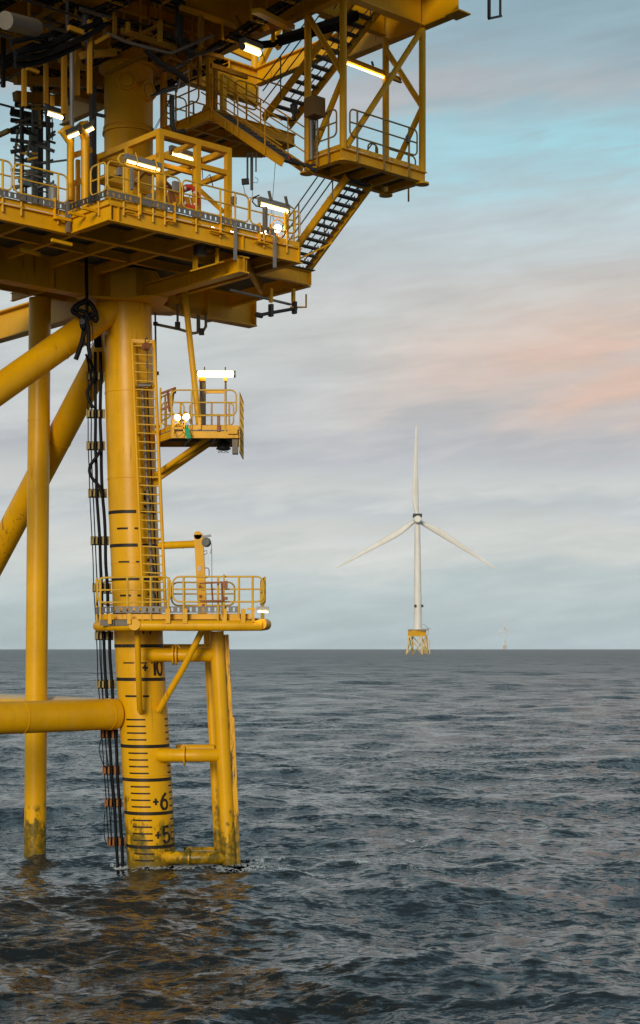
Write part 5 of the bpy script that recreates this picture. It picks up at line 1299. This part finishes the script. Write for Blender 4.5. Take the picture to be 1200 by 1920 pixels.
# the far turbine: the same machine much farther out
def dup_tree(o, parent):
    c_ = o.copy(); COL.objects.link(c_); c_.parent = parent
    for ch in list(o.children): dup_tree(ch, c_)
    return c_
D2 = DT_ * 175 / 27.0
w2 = dup_tree(wt, None)
w2.location = ((947 - 600) / F * D2, D2, 0)
w2['label'] = 'tiny hazy wind turbine far out on the horizon, right of the large one'
for ch in w2.children:
    if ch.name.startswith('rotor_hub'): ch.rotation_euler = (0, R(3), 0)

# ================================================================= foam round the feet of the structure
rsf = np.random.RandomState(21)
vs, fs = [], []
def foam_patch(cx, cy, sx, sy, ang_):
    n = 7; k0 = len(vs); a0 = rsf.uniform(0, 6.28)
    ca, sa = math.cos(ang_), math.sin(ang_)
    for i in range(n):
        t = 2 * math.pi * i / n + a0; r_ = rsf.uniform(0.45, 1.0); x_, y_ = math.cos(t) * sx * r_, math.sin(t) * sy * r_
        vs.append([cx + x_ * ca - y_ * sa, cy + x_ * sa + y_ * ca, 0])
    fs.append(tuple(range(k0, k0 + n)))
feet = [((leg_c(0).x, 46.78), 0.80, 170), ((P(432, 1620, 46.6).x, 46.4), 0.3, 330), ((P(411, 1600, 48.2).x, 48.2), 0.25, 160), ((P(64, 1600, 49.1).x, 49.1), 0.38, 20), ((P(345, 1620, 46.3).x, 46.1), 0.25, 260), ((P(392, 1620, 46.3).x, 46.1), 0.25, 260), ((P(360, 1600, 47.5).x, 47.4), 0.3, 160)]
for (fx, fy), fr_, n in feet:
    for i in range(n):
        a = rsf.uniform(0, 6.28); d = fr_ + abs(rsf.normal(0, 0.30)); foam_patch(fx + math.cos(a) * d, fy + math.sin(a) * d, rsf.uniform(0.08, 0.25), rsf.uniform(0.12, 0.45), rsf.uniform(-0.5, 0.5))
for i in range(300):   # streaks drifting off to the right and behind
    t = rsf.uniform(0, 1) ** 1.5; cx = -2.5 + t * 6.0 + rsf.normal(0, 0.3); cy = 47.2 + rsf.normal(0, 1.0 + 2.2 * t) + t * 1.5
    if rsf.uniform() < math.sin(cx * 1.7 + cy * 0.9) * 0.5 + 0.35: foam_patch(cx, cy, rsf.uniform(0.12, 0.45), rsf.uniform(0.10, 0.35), rsf.normal(0, 0.35))
A = np.array(vs); Xf = A[:, 0:1].copy(); Yf = A[:, 1:2].copy()
Hf, DXf, DYf = wave_height(Xf, Yf, np.full_like(Xf, 0.2))
A[:, 0:1] = Xf + DXf; A[:, 1:2] = Yf + DYf; A[:, 2:3] = Hf + 0.03 + 0.02 * rsf.uniform(size=Hf.shape)
fm = MB(); fm.v = [tuple(p) for p in A]; fm.f = fs; fm.sm = [True] * len(fs)
fo = fm.build('foam', 'foam'); fo['kind'] = 'stuff'; fo['label'] = 'white broken foam around the feet of the leg and boat landing'

# ================================================================= sea haze
if HAZE > 0:
    hz = bpy.data.materials.new('haze'); hz.use_nodes = True; t = hz.node_tree
    for n in list(t.nodes): t.nodes.remove(n)
    pv = t.nodes.new('ShaderNodeVolumePrincipled'); pv.inputs['Density'].default_value = HAZE; pv.inputs['Color'].default_value = (0.97, 0.99, 1.0, 1); pv.inputs['Anisotropy'].default_value = 0.0
    mo = t.nodes.new('ShaderNodeOutputMaterial'); t.links.new(pv.outputs[0], mo.inputs['Volume'])
    me = MB().box(Vector((0, 0, 130)), 27000, 27000, 266, X3, Y3)
    M['haze'] = hz
    o = me.build('haze', 'haze'); o['kind'] = 'stuff'
